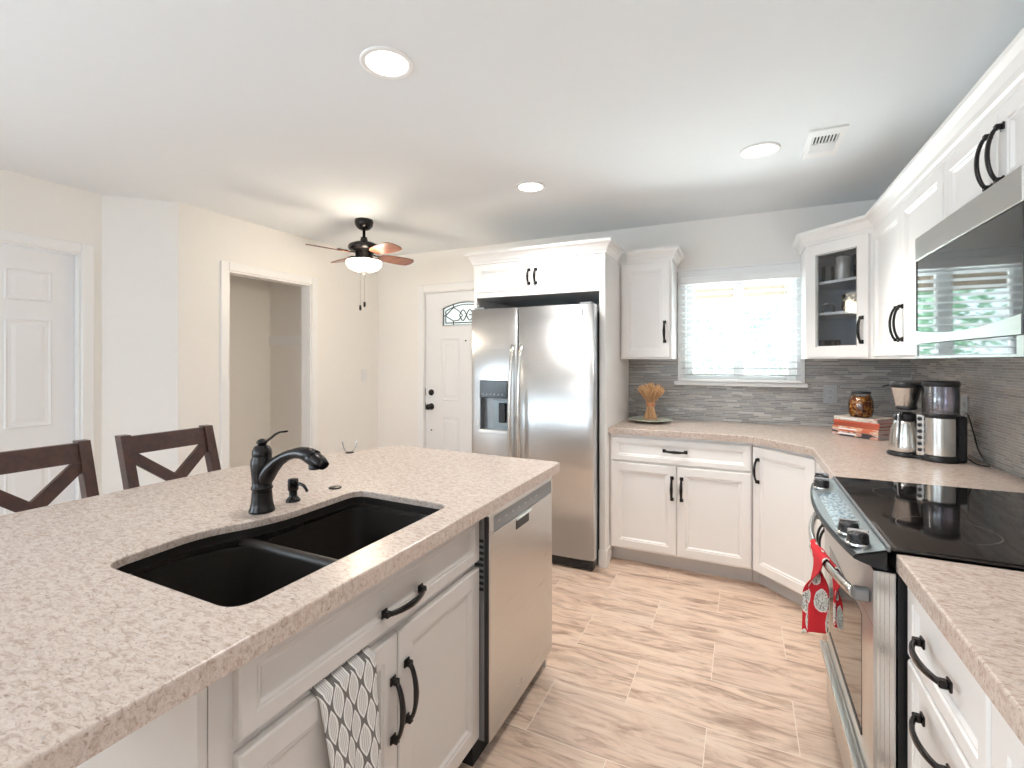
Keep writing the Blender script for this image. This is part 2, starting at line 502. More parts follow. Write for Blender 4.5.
CROWN = [(0.0, 0.0), (.006, 0.0), (.008, .014), (.014, .020), (.020, .036), (.034, .056), (.046, .064), (.050, .068), (.050, .085), (0.0, .085)]
def crown(path, z0, parent, mat, left_out=True, prof=CROWN):
    """path: list of (x,y) from left to right as seen; the profile grows to the viewer side."""
    mb = MB(); P_ = [Vector(p) for p in path]; n = len(P_); rs = []
    def nrm(a, b):
        d = (b - a).normalized(); return Vector((d.y, -d.x))
    for i in range(n):
        if i == 0: m = nrm(P_[0], P_[1])
        elif i == n - 1: m = nrm(P_[-2], P_[-1])
        else:
            a, b = nrm(P_[i - 1], P_[i]), nrm(P_[i], P_[i + 1]); m = (a + b); m = m / m.dot(a)
        rs.append([(P_[i].x + m.x * o, P_[i].y + m.y * o, z0 + z) for o, z in prof])
    mb.rings(rs, sm=False)
    return mb.build('crown_molding', mat, parent)

# ------------------------------------------------------------------ room shell
def build_room():
    mb = MB(); mb.box(XL1 - .9, XR + .15, YF - .15, YB + .15, -.10, 0)
    struct(mb.build('floor', M['floor']))
    mb = MB(); mb.box(XL1 - .9, XR + .15, YF - .15, YB + .15, ZC, ZC + .12)
    struct(mb.build('ceiling', M['ceiling']))
    # back wall with window and front door openings
    mb = MB()
    y0, y1 = YB, YB + .14
    wx0, wx1, wz0, wz1 = -.385, .335, 1.205, 1.955
    dx0, dx1, dz = -2.800, -1.865, 2.03
    mb.box(XL - .3, dx0, y0, y1, 0, ZC); mb.box(dx0, dx1, y0, y1, dz, ZC)
    mb.box(dx1, wx0, y0, y1, 0, ZC); mb.box(wx0, wx1, y0, y1, 0, wz0); mb.box(wx0, wx1, y0, y1, wz1, ZC)
    mb.box(wx1, XR + .14, y0, y1, 0, ZC)
    struct(mb.build('wall_back', M['wall']))
    mb = MB(); mb.box(XR, XR + .14, YF - .14, YB, 0, ZC); struct(mb.build('wall_right', M['wall']))
    # left far wall with closet opening (Y 2.24-2.99)
    mb = MB(); a, b, h = 2.246, 2.989, 2.016
    mb.box(XL - .10, XL, 1.904, a, 0, ZC); mb.box(XL - .10, XL, b, YB, 0, ZC); mb.box(XL - .10, XL, a, b, h, ZC)
    struct(mb.build('wall_left', M['wall']))
    # 45 degree jog
    mb = MB(); mb.prism([(XL1, 1.612), (XL, 1.904), (XL - .10, 1.94), (XL1 - .10, 1.65)], 0, ZC)
    struct(mb.build('wall_angled', M['wall']))
    # near left wall with door opening Y .74-1.50, z 2.03 and an added unseen window far behind
    mb = MB(); xo, xi = XL1 - .12, XL1
    mb.box(xo, xi, 1.515, 1.65, 0, ZC); mb.box(xo, xi, .735, 1.515, 2.025, ZC); mb.box(xo, xi, -.45, .735, 0, ZC)
    mb.box(xo, xi, -2.0, -.45, 0, .55); mb.box(xo, xi, -2.0, -.45, 2.15, ZC); mb.box(xo, xi, YF, -2.0, 0, ZC)
    struct(mb.build('wall_left_near', M['wall']))
    # wall behind the camera with an added unseen window
    mb = MB(); yo, yi = YF - .12, YF
    mb.box(XL1 - .12, -2.9, yo, yi, 0, ZC); mb.box(-.9, XR, yo, yi, 0, ZC); mb.box(-2.9, -.9, yo, yi, 2.12, ZC); mb.box(-2.9, -.9, yo, yi, 0, 1.2)
    struct(mb.build('wall_front', M['wall']))
    # closet interior
    mb = MB(); mb.box(-4.06, -4.02, 1.98, 3.14, 0, ZC); mb.box(-4.02, XL - .10, 3.10, 3.14, 0, ZC); mb.box(-4.02, XL - .10, 1.98, 2.02, 0, ZC)
    struct(mb.build('wall_closet', M['wall']))
    # casings
    f = F((XL, 0, 0), (0, 1, 0), (1, 0, 0))
    mb = MB(f); cw = .066
    def casing(mb, a, b, h, cw, t=.016, left=True, right=True):
        if left: mb.box(a - cw, a, 0, t, 0, h + cw, .004)
        if right: mb.box(b, b + cw, 0, t, 0, h + cw, .004)
        mb.box(a, b, 0, t - .001, h, h + cw, .004)
    casing(mb, a, b, h, .060)
    mb.box(a, a + .012, -.10, .002, 0, h); mb.box(b - .012, b, -.10, .002, 0, h); mb.box(a + .012, b - .012, -.10, .002, h - .012, h)
    struct(mb.build('trim_1', M['trim']))
    f1 = F((XL1, 0, 0), (0, 1, 0), (1, 0, 0))
    mb = MB(f1); casing(mb, .735, 1.507, 2.018, .062)
    mb.box(.735, .750, -.12, .002, 0, 2.025); mb.box(1.495, 1.512, -.12, .002, 0, 2.025); mb.box(.750, 1.495, -.12, .002, 2.008, 2.023)
    struct(mb.build('trim_2', M['trim']))
    fb = F((0, YB, 0), (1, 0, 0), (0, -1, 0))
    mb = MB(fb); casing(mb, -2.785, -1.87, 2.02, .070)
    mb.box(-2.80, -2.785, -.14, .002, 0, 2.03); mb.box(-1.87, -1.865, -.14, .002, 0, 2.03); mb.box(-2.80, -1.865, -.14, -.065, 1.99, 2.03); mb.box(-2.785, -1.87, -.065, .001, 2.013, 2.03)
    struct(mb.build('trim_3', M['trim']))
    # inner door (six panels) in left near wall
    fd = F((XL1 - .045, 0, 0), (0, 1, 0), (1, 0, 0))
    mb = MB(fd); mb.box(.752, 1.493, -.035, 0, .01, 2.004)
    PN = [(0, 0), (.006, .007), (.016, .001), (.030, .001), (.048, .006)]
    for (pa, pb) in ((.855, 1.065), (1.180, 1.385)):
        for (za, zb) in ((1.705, 1.885), (.98, 1.60), (.22, .83)):
            mb.panel(pa, pb, za, zb, 0, PN)
    struct(mb.build('door_1', M['door']))
    # front door
    ff = F((0, YB + .02, 0), (1, 0, 0), (0, -1, 0))
    mb = MB(ff); X0, X1 = -2.781, -1.874
    gz0, gz1, gx0, gx1 = 1.690, 1.86, -2.585, -2.07
    # slab with a hole for the arched light: strips
    mb.box(X0, gx0, -.04, 0, .01, 2.011); mb.box(gx1, X1, -.04, 0, .01, 2.011)
    mb.box(gx0, gx1, -.04, 0, .01, gz0)
    def arch(u):
        t = (u - (gx0 + gx1) / 2) / ((gx1 - gx0) / 2); return gz1 - .0 + .055 * (1 - t * t)
    N = 20
    for i in range(N):
        ua = gx0 + (gx1 - gx0) * i / N; ub = gx0 + (gx1 - gx0) * (i + 1) / N
        mb.hexa([(ua, -.04, arch(ua)), (ub, -.04, arch(ub)), (ub, 0, arch(ub)), (ua, 0, arch(ua)), (ua, -.04, 2.011), (ub, -.04, 2.011), (ub, 0, 2.011), (ua, 0, 2.011)])
    for (pa, pb) in ((-2.60, -2.40), (-2.28, -2.08)):
        mb.panel(pa, pb, .98, 1.57, 0, PN); mb.panel(pa, pb, .20, .82, 0, PN)
    d = struct(mb.build('door_2', M['door']))
    pts = [(gx0 + (gx1 - gx0) * i / N, arch(gx0 + (gx1 - gx0) * i / N)) for i in range(N + 1)]
    # frame around the light
    mb = MB(ff)
    path = [(gx0, .004, gz0)] + [(u, .004, z) for u, z in pts] + [(gx1, .004, gz0)]
    for p, q in zip(path, path[1:] + path[:1]): mb.tube([p, q], .009, 6, .005)
    struct(mb.build('light_frame', M['door'], d))
    mb = MB(ff); mb.rings([[(gx0, -.022, gz0)] + [(u, -.022, z) for u, z in pts] + [(gx1, -.022, gz0)], [(gx0, -.018, gz0)] + [(u, -.018, z) for u, z in pts] + [(gx1, -.018, gz0)]], sm=False)
    struct(mb.build('door_glass', M['frost'], d))
    mb = MB(ff)
    def ln(*pp, r=.0046): mb.tube([(u, -.008, z) for u, z in pp], r, 6)
    inn = .028
    ln(*[(gx0 + .004, gz0 + .004), (gx0 + .004, gz1 - .002)])
    ln(*([(u, z - .006) for u, z in pts]))
    ln((gx0, gz0 + .006), (gx1, gz0 + .006), r=.003)
    sc = lambda u: gx0 + inn + (u - gx0) * ((gx1 - gx0 - 2 * inn) / (gx1 - gx0))
    ln(*([(gx0 + inn, gz0 + inn)] + [(sc(u), z - inn) for u, z in pts] + [(gx1 - inn, gz0 + inn), (gx0 + inn, gz0 + inn)]))
    cz = (gz0 + gz1) / 2 + .012
    for c0, dr in ((gx0 + .115, 1), (gx1 - .115, -1)):
        ln((c0, gz0), (c0, gz0 + .045)); ln((c0, arch(c0)), (c0, arch(c0) - .03))
        ln((c0 - .09, cz), (c0, arch(c0) - .035), (c0 + .055, cz + .045), (c0 + .10, cz), (c0 + .055, cz - .045), (c0, gz0 + .045), (c0 - .09, cz))
        ln((c0 - .115, cz), (c0 - .09, cz))
    cx = (gx0 + gx1) / 2
    for s1 in (-1, 1):
        for s2 in (-1, 1):
            ln(*[(cx + s1 * .075 * t / 8, cz + s2 * .05 * math.sin(PI * t / 8)) for t in range(9)])
    lab(struct(mb.build('leaded_pattern', M['black'], d)), 'dark leaded line pattern')
    mb = MB(ff)
    mb.lathe([(.030, 0), (.030, .008), (.024, .016), (.012, .022)], (-2.716, 0, 1.052), 24, 'n')
    mb.lathe([(.032, 0), (.032, .006), (.014, .012), (.012, .034), (.024, .044), (.029, .056), (.024, .068), (.008, .073)], (-2.716, 0, .915), 24, 'n')
    struct(mb.build('door_handle', M['bronze'], d))
    mb = MB(ff); mb.box(-2.80, -2.783, -.002, .006, 1.02, 1.09); mb.box(-2.80, -2.783, -.002, .006, .88, .95)
    struct(mb.build('strike_plate', M['bronze'], d))
    mb = MB(ff); mb.lathe([(.007, 0), (.007, .004)], (-2.33, 0, 1.547), 12, 'n'); mb.lathe([(.008, 0), (.008, .004)], (-2.716, 0, .688), 12, 'n')
    struct(mb.build('peephole', M['bronze'], d))
    # baseboards
    mb = MB(); mb.box(XL, XL + .014, 1.91, 2.18, 0, .10, .004); mb.box(XL, XL + .014, 3.05, YB, 0, .10, .004)
    struct(mb.build('baseboard_left', M['trim']))
    mb = MB(); mb.box(XL + .015, -2.86, YB - .014, YB, 0, .10, .004); struct(mb.build('baseboard_back', M['trim']))
    # frames of the two unseen windows added behind the camera as light sources
    mb = MB()
    for x in (-2.9, -1.93, -.95): mb.box(x, x + .05, YF - .09, YF - .04, 1.2, 2.12)
    mb.box(-2.85, -.95, YF - .09, YF - .04, 1.2, 1.25); mb.box(-2.85, -.95, YF - .09, YF - .04, 2.07, 2.12)
    struct(mb.build('added_rear_window', M['trim']))
    mb = MB()
    for y in (-2.0, -1.25, -.5): mb.box(XL1 - .09, XL1 - .04, y, y + .05, .55, 2.15)
    for z in (.55, 1.33, 2.10): mb.box(XL1 - .09, XL1 - .04, -1.95, -.5, z, z + .05)
    struct(mb.build('added_side_window', M['trim']))
    # closet cleat and hook
    mb = MB(); mb.box(-4.018, XL - .12, 3.085, 3.10, 1.50, 1.585, .002)
    struct(mb.build('trim_4', M['trim']))
    # kitchen window: frame with two sashes
    fw = F((0, YB, 0), (1, 0, 0), (0, -1, 0))
    mb = MB(fw); t = .045
    mb.box(wx0, wx1, -.12, -.05, wz0, wz0 + t); mb.box(wx0, wx1, -.12, -.05, wz1 - t, wz1)
    for x in (wx0, wx1 - t, -.06): mb.box(x, x + (.07 if x == -.06 else t), -.12, -.05, wz0 + t, wz1 - t)
    wobj = struct(mb.build('window_1', M['trim']))
    for a_, b_ in ((wx0 + t, -.06), (.01, wx1 - t)):
        mb = MB(fw); mb.box(a_, b_, -.09, -.086, wz0 + t, wz1 - t)
        struct(mb.build('window_pane', M['paneglass'], wobj))
    mb = MB(fw)   # casing and sill
    mb.box(-.44, .385, 0, .018, 1.955, 2.035, .003); mb.box(-.44, -.385, 0, .018, 1.205, 1.955, .003); mb.box(.335, .385, 0, .018, 1.205, 1.955, .003)
    mb.box(-.45, .395, 0, .028, 2.03, 2.045, .003)
    struct(mb.build('window_casing', M['trim'], wobj))
    mb = MB(fw); mb.box(-.465, .40, -.05, .045, 1.178, 1.205, .006, 2)
    struct(mb.build('window_sill', M['trim'], wobj))
    # mosaic splashback
    mb = MB(); th = .008
    mb.box(-.812, -.44, YB - th, YB, .914, 1.375); mb.box(-.44, .385, YB - th, YB, .914, 1.178); mb.box(.385, XR, YB - th, YB, .914, 1.375)
    struct(mb.build('wall_back_mosaic_tile', M['tile_back']))
    mb = MB(); mb.box(XR - th, XR, -.2, YB - th, .914, 1.375)
    struct(mb.build('wall_right_mosaic_tile', M['tile_right']))
build_room()

def build_added_fill_lamp():  # unseen uplight added to brighten the ceiling and bounce light into the room
    x, y = -.75, -1.25
    rt = thing('added_fill_lamp', 'unseen lamp added behind the viewpoint as upward fill light', 'added fill lamp', (x, y, 0))
    mb = MB(); mb.lathe([(.14, 0), (.14, .015), (.03, .03), (.012, .04)], (x, y, 0), 32); mb.build('base', M['bronze'], rt)
    mb = MB(); mb.lathe([(.012, .03), (.012, 1.62)], (x, y, 0), 16); mb.build('pole', M['bronze'], rt)
    mb = MB(); mb.lathe([(.012, 1.60), (.06, 1.62), (.16, 1.70), (.165, 1.70), (.066, 1.615), (.012, 1.59)], (x, y, 0), 32, cap=False); mb.build('lamp_shade', M['bronze'], rt)
    d = bpy.data.lights.new('added_fill_light', 'SPOT'); d.energy = 15; d.color = (.90, .95, 1.0); d.spot_size = math.radians(160); d.spot_blend = .6; d.shadow_soft_size = .06
    o = bpy.data.objects.new('added_fill_light', d); COL.objects.link(o); o.location = (x, y, 1.74); o.rotation_euler = (PI, 0, 0)
build_added_fill_lamp()

# ------------------------------------------------------------------ outdoors beyond the window
def leafmat(name, a, b):
    t = NT(name); f = t.noise(t.coord(), 6, 3); t.base(t.ramp(f, [(.3, a), (.7, b)])); t.set(Roughness=.6, Transmission_Weight=.0); return t.m
M['leafa'] = leafmat('tree_leaves', (.16, .34, .20), (.42, .62, .42))
M['leafb'] = leafmat('shrub_leaves', (.16, .36, .20), (.34, .58, .36))
M['bark'] = plain('bark', (.16, .12, .09), .9, bump=.5, bscale=20)
M['paving'] = plain('pale_concrete', (.50, .50, .49), .9, vary=.08, bscale=20)
M['porch'] = wood('porch_boards', (.22, .17, .13), (.32, .26, .20), .7, (2, 20, 20))
def build_outdoors():
    mb = MB(); mb.box(-14, 14, YB + .3, 30, -.35, -.30); struct(mb.build('ground_paving', M['paving']))
    mb = MB(); mb.box(-4, 4, 6.3, 6.45, 2.08, 2.26, .01)
    for i in range(16): mb.box(-4, 4, YB + .2 + i * .15, YB + .34 + i * .15, 2.26, 2.28)
    struct(mb.build('ceiling_porch', M['porch']))
    mb = MB()
    for x in (-2.4, .42, 3.2): mb.box(x, x + .10, 6.32, 6.43, -.30, 2.08, .008)
    struct(mb.build('trim_porch_posts', M['trim']))
    for k, (x, y, z, r, n, mat, lb) in enumerate([
        (-1.7, 13, 2.2, 1.9, 1500, 'leafa', 'tall leafy green tree seen through left half of kitchen window blind'),
        (1.3, 15, 2.3, 1.7, 1200, 'leafa', 'tall leafy green tree seen through right half of kitchen window blind')]):
        rt = thing('tree', lb, 'tree', (x, y, -.3))
        mb = MB(); mb.tube([(x, y, -.3), (x + .1, y, .6), (x - .05, y + .1, 1.6), (x, y, z)], [.2, .14, .11, .05], 10); mb.build('trunk', M['bark'], rt)
        mb = MB()
        for i in range(n):
            v = Vector((random.gauss(0, 1), random.gauss(0, 1), random.gauss(0, 1))).normalized() * r * random.uniform(.3, 1) ** .6
            v.z *= .85; c = Vector((x, y, z)) + v
            a = Vector((random.gauss(0, 1), random.gauss(0, 1), random.gauss(0, 1))).normalized(); b = a.orthogonal().normalized()
            s = random.uniform(.07, .16)
            mb.face([mb.b.verts.new(c + a * s), mb.b.verts.new(c + b * s * .45), mb.b.verts.new(c - a * s), mb.b.verts.new(c - b * s * .45)])
        mb.build('foliage', M[mat], rt, recalc=False)
    for k, (x, y, r, lb) in enumerate([(.62, 8.3, .42, 'small green bush low in right half of kitchen window')]):
        rt = thing('shrub', lb, 'shrub', (x, y, -.3))
        mb = MB(); mb.tube([(x, y, -.3), (x, y, .9)], [.04, .02], 8); mb.build('stem', M['bark'], rt)
        mb = MB()
        for i in range(500):
            v = Vector((random.gauss(0, 1), random.gauss(0, 1), random.gauss(0, 1.6))).normalized() * r * random.uniform(.2, 1)
            v.z *= 1.8; c = Vector((x, y, .75)) + v
            a = Vector((random.gauss(0, 1), random.gauss(0, 1), random.gauss(0, 1))).normalized(); b = a.orthogonal().normalized(); s = random.uniform(.03, .07)
            mb.face([mb.b.verts.new(c + a * s), mb.b.verts.new(c + b * s * .5), mb.b.verts.new(c - a * s), mb.b.verts.new(c - b * s * .5)])
        mb.build('foliage', M['leafb'], rt, recalc=False)
build_outdoors()

# ------------------------------------------------------------------ window blind
def build_blind():
    rt = thing('window_blind', 'white slatted faux wood blind hanging in the kitchen window', 'blind', (-.025, YB - .05, 1.21))
    f = F((0, YB, 0), (1, 0, 0), (0, -1, 0)); x0, x1 = -.415, .365
    mb = MB(f); mb.box(x0, x1, .020, .075, 1.925, 1.975, .004); mb.build('headrail', M['trim'], rt)
    t = NT('translucent_slat_vinyl'); t.base((.90, .92, .93)); t.set(Roughness=.4, Subsurface_Weight=.0)
    tl = t.new('ShaderNodeBsdfTranslucent'); tl.inputs[0].default_value = (.9, .93, .95, 1)
    mx = t.new('ShaderNodeMixShader'); mx.inputs[0].default_value = .18
    t.l.new(t.b.outputs[0], mx.inputs[1]); t.l.new(tl.outputs[0], mx.inputs[2]); t.l.new(mx.outputs[0], t.n['Material Output'].inputs[0])
    M['slat'] = t.m
    mb = MB(f)
    n = 15; tilt = math.radians(12)
    for i in range(n):
        z = 1.262 + i * .0455; ring0 = []
        prof = []
        for k in range(6):
            s = -.025 + .05 * k / 5; c = .0035 * (1 - (s / .025) ** 2)
            prof.append((.047 + s * math.cos(tilt), z + s * math.sin(tilt) + c))
        prof2 = [(a, b - .0025) for a, b in reversed(prof)]
        mb.extr(prof + prof2, x0 + .004, x1 - .004, sm=False)
    mb.build('slats', M['slat'], rt)
    mb = MB(f); mb.box(x0 + .003, x1 - .003, .025, .07, 1.208, 1.226, .004); mb.build('bottom_rail', M['trim'], rt)
    mb = MB(f)
    for x in (x0 + .10, -.025, x1 - .10):
        for nn in (.021, .072): mb.tube([(x, nn, 1.22), (x, nn, 1.93)], .0011, 5)
        mb.tube([(x + .012, .047, 1.22), (x + .012, .047, 1.93)], .0009, 5)
    mb.build('ladder_cord', M['whiteplastic'], rt)
build_blind()

# ------------------------------------------------------------------ island
IS_F = F((-.807, 0, 0), (0, 1, 0), (1, 0, 0))
def build_island():
    outer = [(-.727, -.35), (-.727, 2.013), (-1.20, 2.022), (-1.655, 2.045), (-1.732, 1.85), (-1.806, 1.655), (-1.887, 1.475), (-1.945, 1.31), (-1.952, -.35)]  # near end runs on out of view to shade the end panel
    outer = roundpoly(outer, [.01, .014, .2, .012, .08, .08, .08, .09, .01], 4)
    hole = roundpoly([(-.828, .566), (-.826, 1.268), (-1.212, 1.278), (-1.213, 1.00), (-1.238, .905), (-1.297, .79), (-1.280, .568)], [.05, .045, .05, .12, .07, .12, .05], 7)
    mb = slab_with_holes(outer, [hole], .894, .914, .004)
    inner = [(-.79, -.29), (-.79, 1.95), (-1.20, 1.96), (-1.62, 1.98), (-1.68, 1.83), (-1.75, 1.64), (-1.83, 1.46), (-1.885, 1.30), (-1.89, -.29)]
    m2 = slab_with_holes(outer, [inner], .874, .894, 0)
    tmp = bpy.data.meshes.new('edge'); m2.b.to_mesh(tmp); m2.b.free(); mb.b.from_mesh(tmp); bpy.data.meshes.remove(tmp)
    ct = mb.build('island_countertop', M['granite']); tag(ct, 'long speckled beige stone worktop of the island holding the sink', 'countertop')
    # sink
    rt = thing('kitchen_sink', 'black double bowl undermount sink set in the island worktop', 'sink', (-1.04, .92, .66))
    bl = [(-.822, .560), (-.822, .876), (-1.215, .876), (-1.255, .86), (-1.305, .76), (-1.29, .560)]
    br = [(-.820, .904), (-.820, 1.275), (-1.220, 1.285), (-1.225, .904)]
    L0 = roundpoly(bl, [.05, .05, .06, .05, .10, .06], 6); R0 = roundpoly(br, .055, 6)
    out = [(-.795, .53), (-.795, 1.31), (-1.26, 1.32), (-1.34, .9), (-1.34, .53)]
    big = roundpoly([(-.822, .560), (-.820, 1.275), (-1.220, 1.285), (-1.221, 1.00), (-1.247, .905), (-1.305, .79), (-1.29, .560)], [.05, .05, .05, .12, .07, .12, .06], 7)
    mb = slab_with_holes(out, [big], .866, .8932, 0)
    t = NT('black_granite_composite'); co = t.coord(); s_ = t.noise(co, 600, 2)
    t.base(t.ramp(s_, [(.4, (.014, .011, .009)), (.7, (.038, .030, .026))])); t.set(Roughness=.38)
    M['sink'] = t.m
    mb.build('rim', M['sink'], rt)
    mb = MB(); rs = []
    for k in range(9):
        a = PI * k / 8; yy = .890 - .0155 * math.cos(a); zz = .852 + .016 * math.sin(a)
        rs.append([(-.815, yy, zz), (-1.262, yy, zz)])
    P0 = [[mb.P(*p) for p in r] for r in rs]
    for a_, b_ in zip(P0, P0[1:]): mb.face([a_[0], a_[1], b_[1], b_[0]], True)
    mb.build('divider', M['sink'], rt)
    def bowl(poly, depth, name):
        cx = sum(p[0] for p in poly) / len(poly); cy = sum(p[1] for p in poly) / len(poly)
        mb = MB(); rs = []
        def ring(k, z): return [(cx + (x - cx) * k, cy + (y - cy) * k, z) for x, y in poly]
        # inner surface down then outer surface back up
        prof = [(1.0, .8665 if False else .853), (.994, .84), (.975, .70), (.965, .862 - depth + .03), (.94, .862 - depth + .008), (.88, .862 - depth), (.30, .862 - depth - .003)]
        for k, z in prof: rs.append(ring(k, z))
        mb.rings(rs, sm=True, cap0=False, cap1=True)
        return mb.build(name, M['sink'], rt, recalc=False), cx, cy, .862 - depth
    for poly in (L0, R0):
        o, cx, cy, zb = bowl(poly, .20, 'bowl')
        mb = MB(); mb.lathe([(.045, .0), (.045, .003), (.038, .004), (.034, 0), (.012, -.001)], (cx, cy, zb + .001), 28)
        mb.build('drain', M['bronze'], rt)
    # sink base cabinet
    rt = thing('sink_base_cabinet', 'grey white island cabinet under the sink with a wide drawer front over two doors', 'cabinet', (-1.2, .95, 0))
    f = IS_F
    mb = MB(f); mb.box(.505, .523, -.80, -.006, .105, .851); mb.box(1.374, 1.392, -.80, -.006, .105, .851); mb.box(.523, 1.374, -.80, -.782, .105, .851); mb.box(.523, 1.374, -.782, -.006, .105, .123)
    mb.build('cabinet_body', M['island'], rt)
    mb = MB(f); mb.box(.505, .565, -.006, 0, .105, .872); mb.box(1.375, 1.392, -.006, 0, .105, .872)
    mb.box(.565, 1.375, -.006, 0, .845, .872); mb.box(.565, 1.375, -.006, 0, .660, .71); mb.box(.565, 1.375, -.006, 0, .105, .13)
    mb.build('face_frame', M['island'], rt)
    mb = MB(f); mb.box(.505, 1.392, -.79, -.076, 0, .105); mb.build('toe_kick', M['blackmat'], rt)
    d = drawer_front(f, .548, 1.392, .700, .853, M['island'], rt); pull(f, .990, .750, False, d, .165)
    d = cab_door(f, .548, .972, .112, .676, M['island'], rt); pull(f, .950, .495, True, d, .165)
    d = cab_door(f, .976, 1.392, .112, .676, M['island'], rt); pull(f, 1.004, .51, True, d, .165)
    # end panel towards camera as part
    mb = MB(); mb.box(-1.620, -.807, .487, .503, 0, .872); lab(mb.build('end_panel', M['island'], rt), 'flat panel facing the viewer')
    # dishwasher
    f = F((-.767, 0, 0), (0, 1, 0), (1, 0, 0))
    rt = thing('dishwasher', 'stainless steel dishwasher at the far end of the island', 'dishwasher', (-1.05, 1.69, 0))
    mb = MB(f); mb.box(1.396, 1.984, -.58, -.004, .10, .868); mb.build('tub', M['greymetal'], rt)
    mb = MB(f); mb.box(1.394, 1.402, -.004, .010, .10, .845); mb.box(1.394, 1.406, -.006, .0, .845, .87); mb.build('side_gasket', M['black'], rt)
    mb = MB(f); y0, y1 = 1.400, 1.982
    # door skin with slightly curved vertical front edges, top control strip recessed
    prof = [(y0, -.004), (y0, .008), (y0 + .006, .013), ((y0 + y1) / 2, .015), (y1 - .006, .013), (y1, .008), (y1, -.004)]
    mb.rings([[(u, n, .098) for u, n in prof], [(u, n, .786) for u, n in prof]], sm=False)
    mb.rings([[(u, n, .842) for u, n in prof], [(u, n, .866) for u, n in prof]], sm=False)
    mb.box(y0, y0 + .03, -.004, .012, .786, .842); mb.box(y1 - .015, y1, -.004, .012, .786, .842)
    mb.build('front_panel', M['steel_y'], rt)
    mb = MB(f); mb.box(y0 + .03, y1 - .015, -.004, .009, .786, .842)
    cp = mb.build('control_panel', M['greymetal'], rt)
    for i in range(7):
        mb = MB(f); mb.box(y0 + .07 + i * .055, y0 + .085 + i * .055, .009, .0095, .81, .817); mb.build('button', M['greyplastic'], cp)
    mb = MB(f); mb.box(y0 + .20, y0 + .32, .005, .0165, .738, .776, .003); mb.build('handle_pocket', M['black'], rt)
    mb = MB(f); mb.box(y0 + .205, y0 + .345, .012, .020, .772, .780, .003); mb.build('handle_lip', M['steel_y'], rt)
    mb = MB(f); mb.box(1.622, 1.640, .0145, .0165, .148, .156, .001); mb.box(1.645, 1.652, .0145, .0165, .146, .166, .001); mb.build('badge', M['chrome'], rt)
    mb = MB(f)
    for i in range(9): mb.box(1.3925, 1.3935, -.05, -.006, .60 + i * .02, .61 + i * .02)
    mb.build('vent_slot', M['black'], rt)
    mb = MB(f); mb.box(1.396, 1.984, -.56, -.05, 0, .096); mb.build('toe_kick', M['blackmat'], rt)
    # remaining carcase: far end panel and back panel
    rt = thing('island_base_panels', 'painted back and far end panels of the island under the worktop overhang', 'island panel', (-1.4, 2.0, 0))
    mb = MB(); mb.box(-1.62, -.790, 1.987, 2.003, 0, .872); mb.build('end_panel', M['island'], rt)
    mb = MB(); mb.box(-1.636, -1.62, .487, 2.003, 0, .872); mb.build('back_panel', M['island'], rt)
    # faucet
    fx, fy = -1.297, .972
    rt = thing('kitchen_faucet', 'oil rubbed bronze pull out faucet with lever on top, behind the sink', 'faucet', (fx, fy, .914))
    mb = MB(); mb.lathe([(.036, 0), (.036, .006), (.033, .012), (.030, .030), (.0275, .060), (.0275, .066), (.0300, .068), (.0300, .074), (.0275, .076), (.0275, .09), (.030, .120), (.0315, .140), (.0305, .155), (.027, .163), (.027, .168), (.0275, .170), (.027, .182), (.021, .194), (.010, .200), (.007, .203)], (fx, fy, .914), 40)
    mb.build('body', M['bronze'], rt)
    mb = MB()
    path = [(-.005, .082), (.015, .104), (.040, .133), (.070, .157), (.100, .173), (.130, .183), (.158, .187), (.185, .185), (.212, .178)]
    rx = [.020, .024, .023, .020, .0185, .018, .020, .0215, .0215]
    dx, dy = .999, .03
    def sp(a): return (fx + a * dx, fy + a * dy)
    pts = [(*sp(a), .914 + b) for a, b in path]
    mb.tube(pts, rx, 20, [.026, .026, .022, .017, .015, .015, .017, .020, .020], up=(0, 0, 1))
    so = mb.build('spout', M['bronze'], rt)
    mb = MB(); mb.tube([(*sp(.178), .914 + .184), (*sp(.205), .914 + .176), (*sp(.232), .914 + .165), (*sp(.248), .914 + .157)], [.0205, .0225, .0215, .016], 20, [.0190, .0215, .0190, .012])
    lab(mb.build('spray_head', M['bronze'], rt), 'wider pull out spray head')
    mb = MB(); mb.lathe([(.0165, 0), (.0185, .002), (.0185, .014)], (*sp(.214), .914 + .146), 24); mb.build('spray_face', M['black'], so)
    mb = MB(); mb.lathe([(.006, .192), (.007, .198), (.014, .202), (.016, .207), (.012, .213), (.004, .217)], (fx, fy, .914), 20)
    hp = [(.004, .206), (.018, .211), (.033, .221), (.048, .232), (.064, .239), (.088, .242)]
    mb.tube([(fx + a * .96, fy + a * .2, .914 + b) for a, b in hp], [.005, .0055, .005, .005, .0055, .0065], 10, [.005, .004, .0035, .0035, .003, .003])
    mb.build('lever', M['bronze'], rt)
    # soap dispenser
    sx, sy = -1.300, 1.085
    rt = thing('soap_dispenser', 'small dark bronze soap pump beside the faucet', 'soap dispenser', (sx, sy, .914))
    mb = MB(); mb.lathe([(.022, 0), (.022, .004), (.018, .010), (.012, .016), (.0125, .030), (.013, .034)], (sx, sy, .914), 24); mb.build('base', M['bronze'], rt)
    mb = MB(); mb.lathe([(.014, .034), (.0165, .037), (.0165, .066), (.015, .071), (.005, .073)], (sx, sy, .914), 24)
    mb.tube([(sx + a * .99, sy - a * .1, .914 + b) for a, b in ((.010, .055), (.035, .060), (.055, .056), (.068, .046), (.072, .040))], [.0055, .0055, .005, .0045, .004], 10)
    mb.build('pump_head', M['bronze'], rt)
    mb = MB(); mb.lathe([(.022, 0), (.022, .003), (.019, .0045), (.002, .005)], (-1.298, 1.259, .914), 28)
